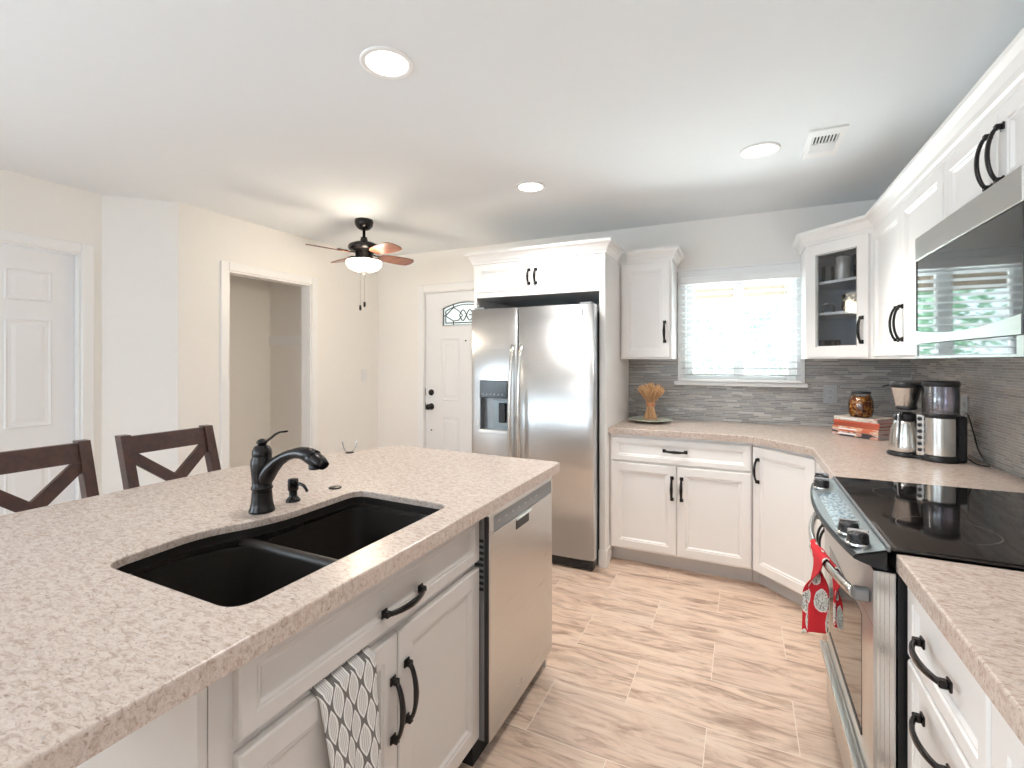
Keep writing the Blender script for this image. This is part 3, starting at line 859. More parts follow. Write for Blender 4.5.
    tag(mb.build('hole_cover', M['copper'] if False else M['bronze']), 'flat round bronze hole cover on the island right of the soap pump', 'hole cover')
build_island()

def cloth(name, fn, nu, nv, mat, th=.0025, uvs=None, parent=None):
    """fn(s,t)->(x,y,z); builds a thickened sheet with uv in metres-ish."""
    b = bmesh.new(); uvl = b.loops.layers.uv.new('UVMap'); G = [[b.verts.new(fn(i / nu, j / nv)) for j in range(nv + 1)] for i in range(nu + 1)]
    for i in range(nu):
        for j in range(nv):
            fc = b.faces.new([G[i][j], G[i + 1][j], G[i + 1][j + 1], G[i][j + 1]]); fc.smooth = True
            for lp, (a, c) in zip(fc.loops, ((i, j), (i + 1, j), (i + 1, j + 1), (i, j + 1))):
                lp[uvl].uv = (uvs[0] * a / nu, uvs[1] * c / nv)
    bmesh.ops.recalc_face_normals(b, faces=b.faces)
    me = bpy.data.meshes.new(name); b.to_mesh(me); b.free(); me.materials.append(mat)
    o = bpy.data.objects.new(name, me); COL.objects.link(o)
    m = o.modifiers.new('solid', 'SOLIDIFY'); m.thickness = th; m.offset = 0
    if parent: o.parent = parent
    return o

def build_grey_towel():
    # runs from inside the door, over its top edge and down its face
    def fn(s, t):
        Ltop = .045; L = .50; d = t * (Ltop + L)
        yc0 = .712 + .168 * s
        if d < Ltop:   # over the top edge of door, coming out of the cabinet
            k = d / Ltop; a = k * PI * .5
            z = .676 + .006 + math.cos(a) * .0 + (1 - (1 - math.sin(a)) ** 2) * .004
            x = -.8025 - .016 * (1 - math.sin(a)); dd = 0
        else:
            dd = d - Ltop; z = .684 - dd
            x = -.7800 if dd > .01 else -.7845 + .45 * dd
        g = min(1, dd / .25)
        y = yc0 + g * (.028 * (1 - s) + .010)
        fold = .0055 * math.sin(s * 7.5 + .8) * g + .004 * math.sin(s * 15 + 1.9 + dd * 3) * g
        return (x + fold + .007 * g, y, z + .004 * math.sin(s * 9) * (dd > 0) * 0)
    o = cloth('dish_towel', fn, 40, 50, M['towelg'], .002, (1.0, 5.2))
    tag(o, 'grey and white leaf print dish towel hanging over the left sink cabinet door', 'dish towel')
build_grey_towel()

# ------------------------------------------------------------------ counter stools
def build_stools():
    rt = thing('counter_stool', 'dark mahogany X back counter stool at the island, the nearer, at left frame edge', 'stool', (-2.10, .785, 0), 'counter stools behind the island')
    W = .378; x0, y0 = -2.10, .785
    mat = M['mahogany']
    def px(z): return -2.165 - max(0, z - .60) * .315       # raked post
    yl, yr = y0 - W / 2, y0 + W / 2
    for sg, yy in ((-1, yl), (1, yr)):
        mb = MB(); a, b = (yy, yy + .038) if sg < 0 else (yy - .038, yy)
        zs = [0, .60, 1.055]
        rs = []
        for z in zs:
            c = px(z) + (0.05 * 0 if z else -.045); wd = .022
            rs.append([(c - wd, a, z), (c + wd, a, z), (c + wd, b, z), (c - wd, b, z)])
        mb.rings(rs, sm=False); mb.build('rear_leg', mat, rt)
    for yy in (yl + .02, yr - .058):
        mb = MB(); mb.box(-1.80, -1.765, yy, yy + .038, 0, .585, .003); mb.build('front_leg', mat, rt)
    mb = MB(); mb.box(-2.19, -1.755, yl, yr, .605, .63, .008, 2)
    mb.build('seat', mat, rt)
    mb = MB(); mb.box(-2.15, -1.78, yl + .03, yl + .05, .545, .605); mb.box(-2.15, -1.78, yr - .05, yr - .03, .545, .605); mb.box(-1.79, -1.77, yl + .04, yr - .04, .545, .605); mb.build('seat_rail', mat, rt)
    for z, xa, xb, ya, yb in ((.20, -1.79, -1.775, yl + .04, yr - .04), (.25, -2.17, -1.78, yl + .03, yl + .045), (.25, -2.17, -1.78, yr - .045, yr - .03)):
        mb = MB(); mb.box(xa, xb, ya, yb, z, z + .03); mb.build('stretcher', mat, rt)
    mb = MB()
    def slat(y_a, z_a, y_b, z_b, w, th, nm):
        d = Vector((y_b - y_a, z_b - z_a)).normalized(); n_ = Vector((-d.y, d.x)) * w / 2
        pts = [(y_a - n_.x, z_a - n_.y), (y_b - n_.x, z_b - n_.y), (y_b + n_.x, z_b + n_.y), (y_a + n_.x, z_a + n_.y)]
        m = MB(); m.rings([[(px(z) - th, y, z) for y, z in pts], [(px(z) + th, y, z) for y, z in pts]], sm=False); m.build(nm, mat, rt)
    slat(yl + .036, 1.012, yr - .036, 1.012, .072, .012, 'top_rail')
    slat(yl + .036, .700, yr - .036, .700, .045, .011, 'lower_rail')
    slat(yl + .04, .965, yr - .04, .715, .044, .010, 'cross_brace')
    slat(yl + .04, .715, yr - .04, .965, .044, .0085, 'cross_brace')
    c = copy_tree(rt); c.location = (-2.10, 1.262, 0)
    c['label'] = 'dark mahogany X back counter stool at the island, the farther, standing nearer the faucet'
    mb = None
build_stools()

# ------------------------------------------------------------------ refrigerator and surround
def build_fridge():
    x0, xm, x1 = -1.768, -1.396, -.857; yf = 3.0
    rt = thing('refrigerator', 'stainless steel side by side refrigerator with dispenser beneath white cabinets', 'refrigerator', ((x0 + x1) / 2, 3.4, 0))
    mb = MB(); mb.box(x0 + .006, x1 - .006, yf + .065, 3.78, .03, 1.722, .004); mb.build('cabinet_shell', M['greymetal'], rt)
    f = F((0, yf, 0), (1, 0, 0), (0, -1, 0))
    def doorskin(a, b, bow):
        n = 14; pr = [(a, -.062), (a, -.012), (a + .004, -.003)]
        for i in range(n + 1):
            t = -1 + 2 * i / n; pr.append((a + .010 + (b - a - .02) * i / n, bow * (1 - t * t)))
        pr += [(b - .004, -.003), (b, -.012), (b, -.062)]
        return pr
    # left door with dispenser opening
    a, b = x0, xm - .003
    dx0, dx1, dz0, dz1 = -1.692, -1.470, .862, 1.222
    mb = MB(f); pr = doorskin(a, b, .010)
    us = sorted(set([round(p[0], 5) for p in pr[2:-2]] + [dx0, dx1]))
    def nat(u):
        t = -1 + 2 * (u - a - .01) / (b - a - .02); return .010 * max(0, 1 - t * t) if abs(t) <= 1 else -.003
    cols = [(a, -.062), (a, -.012)] + [(u, nat(u)) for u in us] + [(b, -.012), (b, -.062)]
    zr = [.075, dz0, dz1, 1.728]
    G = [[mb.P(u, n_, z) for z in zr] for u, n_ in cols]
    for ci in range(len(cols) - 1):
        for ri in range(3):
            if ri == 1 and cols[ci][0] >= dx0 - 1e-6 and cols[ci + 1][0] <= dx1 + 1e-6 and 0 < ci: continue
            mb.face([G[ci][ri], G[ci + 1][ri], G[ci + 1][ri + 1], G[ci][ri + 1]], True)
    mb.face([g_[0] for g_ in G]); mb.face([g_[3] for g_ in reversed(G)]); mb.face([G[0][0], G[0][3], G[-1][3], G[-1][0]])
    mb.box(dx0 - .003, dx0, -.055, .004, dz0, dz1); mb.box(dx1, dx1 + .003, -.055, .004, dz0, dz1)
    d1 = mb.build('freezer_door', M['steel_z'], rt)
    dp = MB(f); dp.box(dx0, dx1, -.055, -.050, dz0, dz1 - .12); dp.box(dx0, dx0 + .004, -.05, .006, dz0, dz1 - .12); dp.box(dx1 - .004, dx1, -.05, .006, dz0, dz1 - .12)
    disp = dp.build('dispenser', M['greymetal'], rt)
    mb = MB(f); mb.box(dx0, dx1, -.05, .013, dz1 - .125, dz1, .004); mb.build('control_screen', M['blackgloss'], disp)
    for i in range(6):
        mb = MB(f); u = dx0 + .028 + i * .031; mb.lathe([(.0055, 0), (.0055, .001)], (u, .0132, dz1 - .098), 10, 'n'); mb.build('button', M['greyplastic'], disp)
    mb = MB(f); mb.box(dx0 + .135, dx0 + .190, -.048, -.020, dz0 + .06, dz0 + .20, .006); mb.build('paddle', M['black'], disp)
    mb = MB(f); mb.box(dx0 + .08, dx1 - .01, -.049, -.044, dz0 + .02, dz0 + .22, .002); mb.build('back_plate', M['steel_p'], disp)
    mb = MB(f); mb.box(dx0 - .004, dx1 + .004, -.05, .018, dz0 - .016, dz0 + .010, .004); mb.build('drip_tray', M['steel_z'], disp)
    mb = MB(f); mb.box(dx0 - .022, dx0 - .010, .006, .009, .90, .935); mb.build('sticker', M['whiteplastic'], d1)
    a, b = xm + .003, x1
    mb = MB(f); pr2 = doorskin(a, b, .014)
    mb.rings([[(u, n_, .075) for u, n_ in pr2], [(u, n_, 1.728) for u, n_ in pr2]], sm=False)
    d2 = mb.build('refrigerator_door', M['steel_z'], rt)
    for p in d2.data.polygons: p.use_smooth = abs(p.normal.y) > .6
    mb = MB(f); mb.box(-.955, -.928, .004, .0065, 1.655, 1.695, .001); mb.build('badge', M['greymetal'], d2)
    for u, par in ((xm - .032, d1), (xm + .032, d2)):
        mb = MB(f); pts = []
        for i in range(21):
            t = -1 + 2 * i / 20; z = .98 + t * .49
            pts.append((u + .0 * t, .012 + .052 * (1 - abs(t) ** 3.0), z))
        mb.tube(pts, .0145, 12, .010, up=(0, 1, 0)); mb.build('handle', M['steel_s'], par)
    mb = MB(f); mb.box(x0 + .01, x1 - .01, -.06, -.015, .012, .068); mb.box(x1 - .16, x1 - .01, -.014, -.006, .012, .05, .003); mb.build('base_grille', M['black'], rt)
    mb = MB(f); mb.box(xm - .0028, xm + .0028, -.062, -.012, .08, 1.72); mb.build('door_gap_filler', M['blackmat'], rt)  # dark filler strip painting the shade in the gap between the doors
    mb = MB(f); mb.box(x0 + .02, x0 + .10, -.09, -.01, 1.729, 1.743, .003); mb.build('hinge_cover', M['greymetal'], rt)
    mb = MB(f); mb.box(x1 - .10, x1 - .02, -.09, -.01, 1.729, 1.743, .003); mb.build('hinge_cover', M['greymetal'], rt)

    # surround
    px0, px1 = -1.808, -.812; y = 3.11
    rt = thing('refrigerator_cabinet', 'white two door cabinet with side panels built around the refrigerator', 'cabinet', (-1.31, 3.45, 0))
    mb = MB(); mb.box(-.853, px1, y, YB, 0, 2.075, .002); mb.build('side_panel', M['cab'], rt)
    mb = MB(); mb.box(px0, px0 + .022, y, YB, 0, 2.075, .002); mb.build('side_panel', M['cab'], rt)
    f = F((0, y + .018, 0), (1, 0, 0), (0, -1, 0))
    mb = MB(f); mb.box(px0 + .022, -.853, -.69, -.001, 1.825, 2.075); mb.build('cabinet_body', M['cab'], rt)
    mb = MB(f); mb.box(px0 + .022, -.853, -.70, -.65, 1.735, 1.8); mb.build('rear_cleat', M['cabin'], rt)
    xa, xb = px0 + .012, -.868; xc = (xa + xb) / 2
    d = cab_door(f, xa, xc - .001, 1.862, 2.072, M['cab'], rt); pull(f, xc - .026, 1.955, True, d, .115)
    d = cab_door(f, xc + .001, xb, 1.862, 2.072, M['cab'], rt); pull(f, xc + .026, 1.955, True, d, .115)
    mb = MB(f); mb.box(px0, px1, 0, .019, 1.825, 1.860); mb.box(xb + .002, px1, 0, .019, 1.860, 2.075); mb.build('face_frame', M['cab'], rt)
    crown([(px0, YB - .02), (px0, y - .002), (px1, y - .002), (px1, 3.44)], 2.072, rt, M['cab'])
    mb = MB(); mb.box(-.857, px1 + .012, y - .012, y, 0, .115, .004); mb.box(px1 + .0005, px1 + .011, y + .0005, 3.20, 0, .115, .004); mb.build('baseboard', M['cab'], rt)
build_fridge()

# ------------------------------------------------------------------ back and right base run
BF = F((0, 3.226, 0), (1, 0, 0), (0, -1, 0))
RF = F((.362, 0, 0), (0, -1, 0), (-1, 0, 0))
q2 = math.sqrt(.5)
DF = F((.055, 3.226, 0), (q2, -q2, 0), (-q2, -q2, 0))   # diagonal base
def build_base():
    # back cabinet
    rt = thing('base_cabinet', 'white base cabinet with one wide drawer over two doors below the kitchen window', 'cabinet', (-.38, 3.5, 0))
    f = BF; a, b = -.808, .053
    mb = MB(f); mb.box(a, b, -.60, 0, .105, .873); mb.build('cabinet_body', M['cab'], rt)
    mb = MB(f); mb.box(a, b, -.56, -.076, 0, .105); mb.build('toe_kick', M['toe'], rt)
    mb = MB(f); mb.box(a, a + .012, 0, .006, .105, .873); mb.build('face_frame', M['cab'], rt)
    m = (a + b) / 2
    d = drawer_front(f, a + .012, b - .006, .698, .852, M['cab'], rt); pull(f, m - .01, .782, False, d, .150)
    d = cab_door(f, a + .012, m - .002, .118, .684, M['cab'], rt); pull(f, m - .028, .545, True, d, .155)
    d = cab_door(f, m + .002, b - .006, .118, .684, M['cab'], rt); pull(f, m + .030, .545, True, d, .155)
    # diagonal corner
    rt = thing('corner_base_cabinet', 'white diagonal corner base cabinet with one tall door and no drawer', 'cabinet', (.4, 3.3, 0))
    L = math.hypot(.307, .307)
    mb = MB(); mb.prism([(.056, 3.227), (.362, 2.921), (.955, 2.921), (.955, 3.82), (.056, 3.82)], .105, .873); mb.build('cabinet_body', M['cab'], rt)
    mb = MB(); k = .076; mb.prism([(.0555, 3.302), (.092, 3.302), (.438, 2.956), (.438, 2.9215), (.9, 2.9215), (.9, 3.8), (.0555, 3.8)], 0, .105); mb.build('toe_kick', M['toe'], rt)
    d = cab_door(DF, .018, L - .012, .118, .852, M['cab'], rt, n0=.001); pull(DF, .062, .715, True, d, .150)
    # between corner and range
    rt = thing('narrow_base_cabinet', 'white base cabinet mostly hidden between diagonal corner and the range', 'cabinet', (.66, 2.5, 0))
    f = RF
    mb = MB(f); mb.box(-2.919, -2.186, -.593, 0, .105, .873); mb.build('cabinet_body', M['cab'], rt)
    mb = MB(f); mb.box(-2.919, -2.186, -.55, -.076, 0, .105); mb.build('toe_kick', M['toe'], rt)
    d = drawer_front(f, -2.905, -2.190, .698, .852, M['cab'], rt); pull(f, -2.55, .782, False, d)
    d = cab_door(f, -2.905, -2.549, .118, .684, M['cab'], rt); pull(f, -2.58, .55, True, d)
    d = cab_door(f, -2.546, -2.190, .118, .684, M['cab'], rt); pull(f, -2.515, .55, True, d)
    # near right
    rt = thing('drawer_base_cabinet', 'white cabinet of stacked drawers on the near side of the range', 'cabinet', (.66, 1.2, 0))
    mb = MB(f); mb.box(-1.394, -.985, -.593, 0, .105, .873); mb.build('cabinet_body', M['cab'], rt)
    mb = MB(f); mb.box(-1.394, -.985, -.55, -.076, 0, .105); mb.build('toe_kick', M['toe'], rt)
    for (za, zb, hz) in ((.690, .852, .775), (.405, .680, .615), (.118, .395, .33)):
        d = drawer_front(f, -1.390, -.990, za, zb, M['cab'], rt, name='drawer'); pull(f, -1.205, hz, False, d, .165)
    rt = thing('base_cabinet', 'white base cabinet door at the bottom right corner of the frame', 'cabinet', (.66, .6, 0))
    mb = MB(f); mb.box(-.982, -.10, -.593, 0, .105, .873); mb.build('cabinet_body', M['cab'], rt)
    mb = MB(f); mb.box(-.982, -.10, -.55, -.076, 0, .105); mb.build('toe_kick', M['toe'], rt)
    cab_door(f, -.978, -.545, .118, .852, M['cab'], rt); cab_door(f, -.541, -.104, .118, .852, M['cab'], rt)
    # worktops
    poly = [(-.811, 3.188), (.039, 3.188), (.324, 2.903), (.324, 2.178), (XR - .009, 2.178), (XR - .009, YB - .009), (-.811, YB - .009)]
    mb = slab_with_holes(roundpoly(poly, [0, .02, .02, .004, 0, 0, 0], 3), [], .874, .914, .0045)
    tag(mb.build('corner_countertop', M['granite']), 'L shaped speckled beige stone worktop running under the window round to the range', 'countertop')
    poly = [(.324, -.10), (.324, 1.402), (XR - .009, 1.402), (XR - .009, -.10)]
    mb = slab_with_holes(roundpoly(poly, [0, .004, 0, 0], 3), [], .874, .914, .0045)
    tag(mb.build('side_countertop', M['granite']), 'speckled beige stone worktop on the near side of the range, lower right', 'countertop')
build_base()

# ------------------------------------------------------------------ upper cabinets
ZU = 1.372
def build_uppers():
    # left of window
    rt = thing('wall_cabinet', 'white single door wall cabinet between refrigerator and kitchen window', 'wall cabinet', (-.63, 3.66, ZU))
    f = F((0, 3.526, 0), (1, 0, 0), (0, -1, 0)); a, b = -.808, -.447
    mb = MB(f); mb.box(a, b, -.305, 0, ZU, 2.075, .001); mb.build('cabinet_body', M['cab'], rt)
    d = cab_door(f, a + .014, b - .014, ZU + .012, 2.055, M['cab'], rt); pull(f, b - .046, 1.565, True, d, .155)
    crown([(a + .052, 3.526), (b, 3.526), (b, YB - .001)], 2.070, rt, M['cab'])
    # diagonal glass cabinet
    rt = thing('glass_door_wall_cabinet', 'white diagonal corner wall cabinet with a glass door showing dishes', 'wall cabinet', (.75, 3.6, ZU))
    ax, ay, bx, by = .360, 3.521, .655, 3.226
    th = .016
    mb = MB()
    mb.box(ax, ax + th, ay, YB - .001, ZU, 2.075); mb.box(bx, XR - .001, by, by + th, ZU, 2.075)
    out = [(ax + .001, ay), (bx, by + .001), (XR - .001, by + .001), (XR - .001, YB - .001), (ax + .001, YB - .001)]
    mb.prism(out, ZU, ZU + th); mb.prism(out, 2.059, 2.075)
    mb.build('cabinet_body', M['cab'], rt)
    mb = MB(); mb.box(ax + th, XR - .002, YB - .012, YB - .002, ZU + th, 2.059); mb.box(XR - .012, XR - .002, by + th, YB - .012, ZU + th, 2.059); mb.box(ax + th, ax + th + .003, ay + .03, YB - .013, ZU + th, 2.059)
    mb.build('back_panel', M['cabin'], rt)
    GF = F((ax, ay, 0), (q2, -q2, 0), (-q2, -q2, 0)); L = math.hypot(bx - ax, by - ay)
    sh = [(ax + .020, ay + .012), (bx + .012, by + .020), (XR - .013, by + .020), (XR - .013, YB - .013), (ax + .020, YB - .013)]
    for z in (1.845, 1.655):
        mb = MB(); mb.prism(sh, z - .016, z); mb.build('shelf', M['cab'], rt)
    s = .074; z0, z1 = ZU + .010, 2.062; zt = 2.005
    u0, u1 = .022, L - .022
    for ua, ub in ((0, u0), (u1, L)):
        mb = MB(GF); mb.box(ua, ub, 0, .004, ZU, 2.075); mb.build('face_frame', M['cab'], rt)
    mb = MB(GF); g0, g1, gz0, gz1 = u0 + .062, u1 - .062, z0 + .062, 2.005
    for (pa, pb, pc, pd) in ((u0, g0, z0, z1), (g1, u1, z0, z1), (g0, g1, z0, gz0), (g0, g1, gz1, z1)): mb.box(pa, pb, .002, .022, pc, pd)
    mb.box(g0, g0 + .006, .004, .018, gz0, gz1); mb.box(g1 - .006, g1, .004, .018, gz0, gz1); mb.box(g0, g1, .004, .018, gz0, gz0 + .006); mb.box(g0, g1, .004, .018, gz1 - .006, gz1)
    d = mb.build('door', M['cab'], rt)
    mb = MB(GF); mb.box(g0 + .006, g1 - .006, .009, .012, gz0 + .006, gz1 - .006); mb.build('glass_pane', M['seeded'], d)
    mb = MB(GF); mb.box(g0, g0 + .0015, .0185, .0225, gz0, gz1); mb.box(g1 - .0015, g1, .0185, .0225, gz0, gz1); mb.box(g0, g1, .0185, .0225, gz1 - .0015, gz1); mb.build('glazing_strip', M['black'], d)
    pull(GF, u1 - .034, 1.535, True, d, .155, .022)
    # right pair
    rt = thing('double_door_wall_cabinet', 'white two door wall cabinet between glass corner cabinet and microwave', 'wall cabinet', (.81, 2.7, ZU))
    f = F((.655, 0, 0), (0, -1, 0), (-1, 0, 0))
    mb = MB(f); mb.box(-3.224, -2.176, -.313, 0, ZU, 2.075, .001); mb.build('cabinet_body', M['cab'], rt)
    m = -2.672
    d = cab_door(f, -3.185, m - .001, ZU + .012, 2.062, M['cab'], rt); pull(f, m - .030, 1.530, True, d, .165)
    d = cab_door(f, m + .001, -2.185, ZU + .012, 2.062, M['cab'], rt); pull(f, m + .030, 1.530, True, d, .165)
    # over microwave
    rt = thing('microwave_wall_cabinet', 'short white two door wall cabinet directly above the microwave', 'wall cabinet', (.81, 1.79, 1.80))
    mb = MB(f); mb.box(-2.174, -1.402, -.313, 0, 1.802, 2.075); mb.build('cabinet_body', M['cab'], rt)
    d = cab_door(f, -2.166, -1.777, 1.812, 2.062, M['cab'], rt); pull(f, -1.808, 1.925, True, d, .165)
    d = cab_door(f, -1.774, -1.410, 1.812, 2.062, M['cab'], rt); pull(f, -1.742, 1.925, True, d, .165)
    rt2 = thing('tall_wall_cabinet', 'white wall cabinet past the microwave towards the viewer, mostly outside the frame', 'wall cabinet', (.81, 1.0, ZU))
    mb = MB(f); mb.box(-1.400, -.4, -.313, 0, ZU, 2.075); mb.build('cabinet_body', M['cab'], rt2)
    cab_door(f, -1.392, -.905, ZU + .012, 2.062, M['cab'], rt2); cab_door(f, -.902, -.41, ZU + .012, 2.062, M['cab'], rt2)
    # continuous crown
    rt3 = thing('crown_molding_run', 'white crown molding along the tops of the right wall cabinets', 'crown molding', (.6, 2.5, 2.07))
    crown([(ax, YB - .001), (ax, ay), (bx, by), (bx, .40)], 2.0755, rt3, M['cab'])
    mb = MB(); mb.b.free()
build_uppers()

# ------------------------------------------------------------------ microwave
def build_microwave():
    rt = thing('microwave', 'stainless over the range microwave with dark glass door reflecting the window', 'microwave', (.76, 1.79, 1.372))
    y0, y1 = 1.440, 2.168; f = F((.586, 0, 0), (0, -1, 0), (-1, 0, 0)); a, b = -y1, -y0
    mb = MB(f); mb.box(a, b, -.385, 0, 1.374, 1.800); mb.build('cabinet_shell', M['greymetal'], rt)
    mb = MB(f); mb.box(a, b, .001, .030, 1.718, 1.799, .002)
    mb.build('top_band', M['steel_y'], rt)
    # glass door with curved lower edge
    n = 24
    def zc(u): t = (u - (a + b) / 2) / ((b - a) / 2); return 1.470 - .020 * (1 - t * t)
    us = [a + .006 + (b - a - .012) * i / n for i in range(n + 1)]
    mb = MB(f)
    top = [(u, 1.716) for u in reversed(us)]
    bot = [(u, zc(u) + .001) for u in us]
    mb.rings([[(u, .001, z) for u, z in bot + top], [(u, .026, z) for u, z in bot + top]], sm=False)
    mb.build('door', M['mwglass'], rt)
    mb = MB(f); mb.box(a, a + .005, .001, .028, 1.424, 1.717); mb.box(b - .005, b, .001, .028, 1.424, 1.717); mb.build('door_edge', M['black'], rt)
    mb = MB(f)
    bot = [(u, 1.424) for u in us]; top = [(u, zc(u)) for u in reversed(us)]
    mb.rings([[(u, .001, z) for u, z in bot + top], [(u, .030, z) for u, z in bot + top]], sm=False)
    mb.build('lower_band', M['steel_y'], rt)
    mb = MB(f); mb.box(a + .004, b - .004, .001, .024, 1.380, 1.4215); mb.build('vent_panel', M['mwglass'], rt)
    mb = MB(f); mb.box(a, a + .008, .001, .028, 1.374, 1.4215); mb.box(b - .03, b, .001, .028, 1.374, 1.4215); mb.box(a + .008, b - .03, .001, .026, 1.374, 1.380); mb.build('vent_frame', M['steel_y'], rt)
build_microwave()

# ------------------------------------------------------------------ range
def build_range():
    rt = thing('electric_range', 'slide in stainless range with black glass cooktop between the worktops', 'range', (.62, 1.79, 0))
    y0, y1 = 1.408, 2.172; f = F((0, 0, 0), (0, -1, 0), (-1, 0, 0))
    # frame: u=-Y, n=-X
    mb = MB(); mb.box(.330, .955, y0 + .004, y1 - .004, .04, .905); mb.build('body', M['black'], rt)
    mb = MB(); mb.box(.312, .958, y0 - .003, y1 + .003, .9155, .925, .003, 2); top = mb.build('cooktop', M['cooktop'], rt)
    mb = MB(); mb.box(.309, .316, y0 - .003, y1 + .003, .912, .927, .002); mb.build('front_trim', M['greymetal'], top)
    t = NT('burner_ring_print'); t.base((.11, .10, .095)); t.set(Roughness=.15); M['burner'] = t.m
    for (bx, by, br) in ((.48, 1.62, .105), (.48, 1.98, .085), (.78, 1.62, .08), (.78, 1.98, .11)):
        mb = MB(); rs = []
        for r in (br, br - .003):
            rs.append([(bx + r * math.cos(2 * PI * i / 48), by + r * math.sin(2 * PI * i / 48), .92515) for i in range(48)])
        mb.rings(rs, cap0=False, cap1=False); mb.build('burner_ring', M['burner'], top)
    # control panel: bowed
    n = 16; rs = []; rs2 = []
    def bow(y): t = (y - (y0 + y1) / 2) / ((y1 - y0) / 2); return 1 - t * t
    for i in range(n + 1):
        y = y0 + (y1 - y0) * i / n; xf = .243 - .036 * bow(y)
        rs.append([(.309, y, .916), (.309, y, .868), (.292, y, .868), (xf + .014, y, .880), (xf, y, .886), (xf, y, .892), (xf + .006, y, .897)])
        rs2.append([(.308, y, .9175), (.309, y, .9125), (xf + .007, y, .8935), (xf + .007, y, .8985)])
    mb = MB(); mb.rings(rs, sm=False); mb.build('control_housing', M['black'], rt)
    mb = MB(); mb.rings(rs2, sm=False); cp = mb.build('control_panel', M['steel_p'], rt)
    # panel plane: from (xf+.007,.8985) to (.308,.9175): slope
    def pz(x, y):
        xf = .243 - .036 * bow(y) + .007; return .8985 + (x - xf) / (.308 - xf) * .019
    tt = NT('touch_panel'); vv = tt.noise(tt.mapping(tt.coord(), scale=(120, 60, 1)), 1, 1)
    tt.base(tt.ramp(vv, [(.45, (.10, .15, .19)), (.55, (.30, .38, .42))])); tt.set(Roughness=.12); M['touch'] = tt.m
    mb = MB(); ya, yb = 1.60, 1.96; rs = []
    for i in range(9):
        y = ya + (yb - ya) * i / 8
        rs.append([(.235, y, pz(.235, y) + .0005), (.292, y, pz(.292, y) + .0005), (.292, y, pz(.292, y) + .0015), (.235, y, pz(.235, y) + .0015)])
    mb.rings(rs, sm=False); mb.build('touch_panel', M['touch'], cp)
    for y, x in ((2.125, .268), (2.045, .258), (1.545, .256), (1.465, .262)):
        z = pz(x, y)
        k = MB(); k.lathe([(.027, 0), (.027, .004), (.024, .006), (.023, .024), (.020, .029), (.004, .030)], (x, y, z), 24); kk = k.build('knob', M['blackgloss'], rt)
        k = MB(); k.lathe([(.0275, .0), (.0275, .0055), (.0255, .006)], (x, y, z - .0), 24, cap=False); k.box(x - .022, x + .022, y - .004, y + .004, z + .026, z + .037, .002)
        k.build('knob_ring', M['chrome'], kk)
    # oven door
    xd = .283
    mb = MB(); wy0, wy1, wz0, wz1 = 1.535, 2.045, .385, .70
    mb.box(xd, .326, y0 + .004, wy0, .345, .862, .0); mb.box(xd, .326, wy1, y1 - .004, .345, .862); mb.box(xd, .326, wy0, wy1, .345, wz0); mb.box(xd, .326, wy0, wy1, wz1, .862)
    dr = mb.build('oven_door', M['steel_y'], rt)
    mb = MB(); mb.box(xd - .001, xd + .01, wy0, wy1, wz0, wz1); mb.build('oven_window', M['oveng'], dr)
    mb = MB()
    mb.box(xd - .003, xd + .001, wy0, wy1, wz0 - .004, wz0 + .006)
    mb.build('window_trim', M['black'], dr)
    mb = MB(); mb.box(.290, .3225, y0 + .0035, y0 + .0045, .35, .86)
    for x in (.296, .305, .314): mb.box(x, x + .003, y0 + .001, y0 + .004, .35, .86)
    mb.build('edge_trim', M['steel_s'], dr)
    mb = MB()
    for i in range(14): mb.box(xd - .0012, xd + .002, 1.62 + i * .025, 1.635 + i * .025, .838, .846)
    mb.build('vent_slot', M['black'], dr)
    mb = MB(); pts = []
    for i in range(21):
        t = -1 + 2 * i / 20; pts.append((.250 - .045 * (1 - t * t), 1.79 + t * .335, .785))
    mb.tube(pts, .009, 12, .014, up=(0, 0, 1)); h = mb.build('handle', M['steel_s'], dr)
    mb = MB()
    for s in (-1, 1): mb.box(.250, xd, 1.79 + s * .335 - .012, 1.79 + s * .335 + .012, .770, .800, .003)
    mb.build('handle_bracket', M['greymetal'], h)
    # drawer
    mb = MB(); mb.box(xd + .006, .326, y0 + .004, y1 - .004, .075, .338); dw = mb.build('storage_drawer', M['steel_y'], rt)
    mb = MB(); mb.box(.262, xd + .006, y0 + .02, y1 - .02, .288, .304, .004, 2); mb.build('drawer_lip', M['steel_s'], dw)
    mb = MB(); mb.box(.36, .93, y0 + .01, y1 - .01, 0, .04); mb.build('base', M['blackmat'], rt)
build_range()

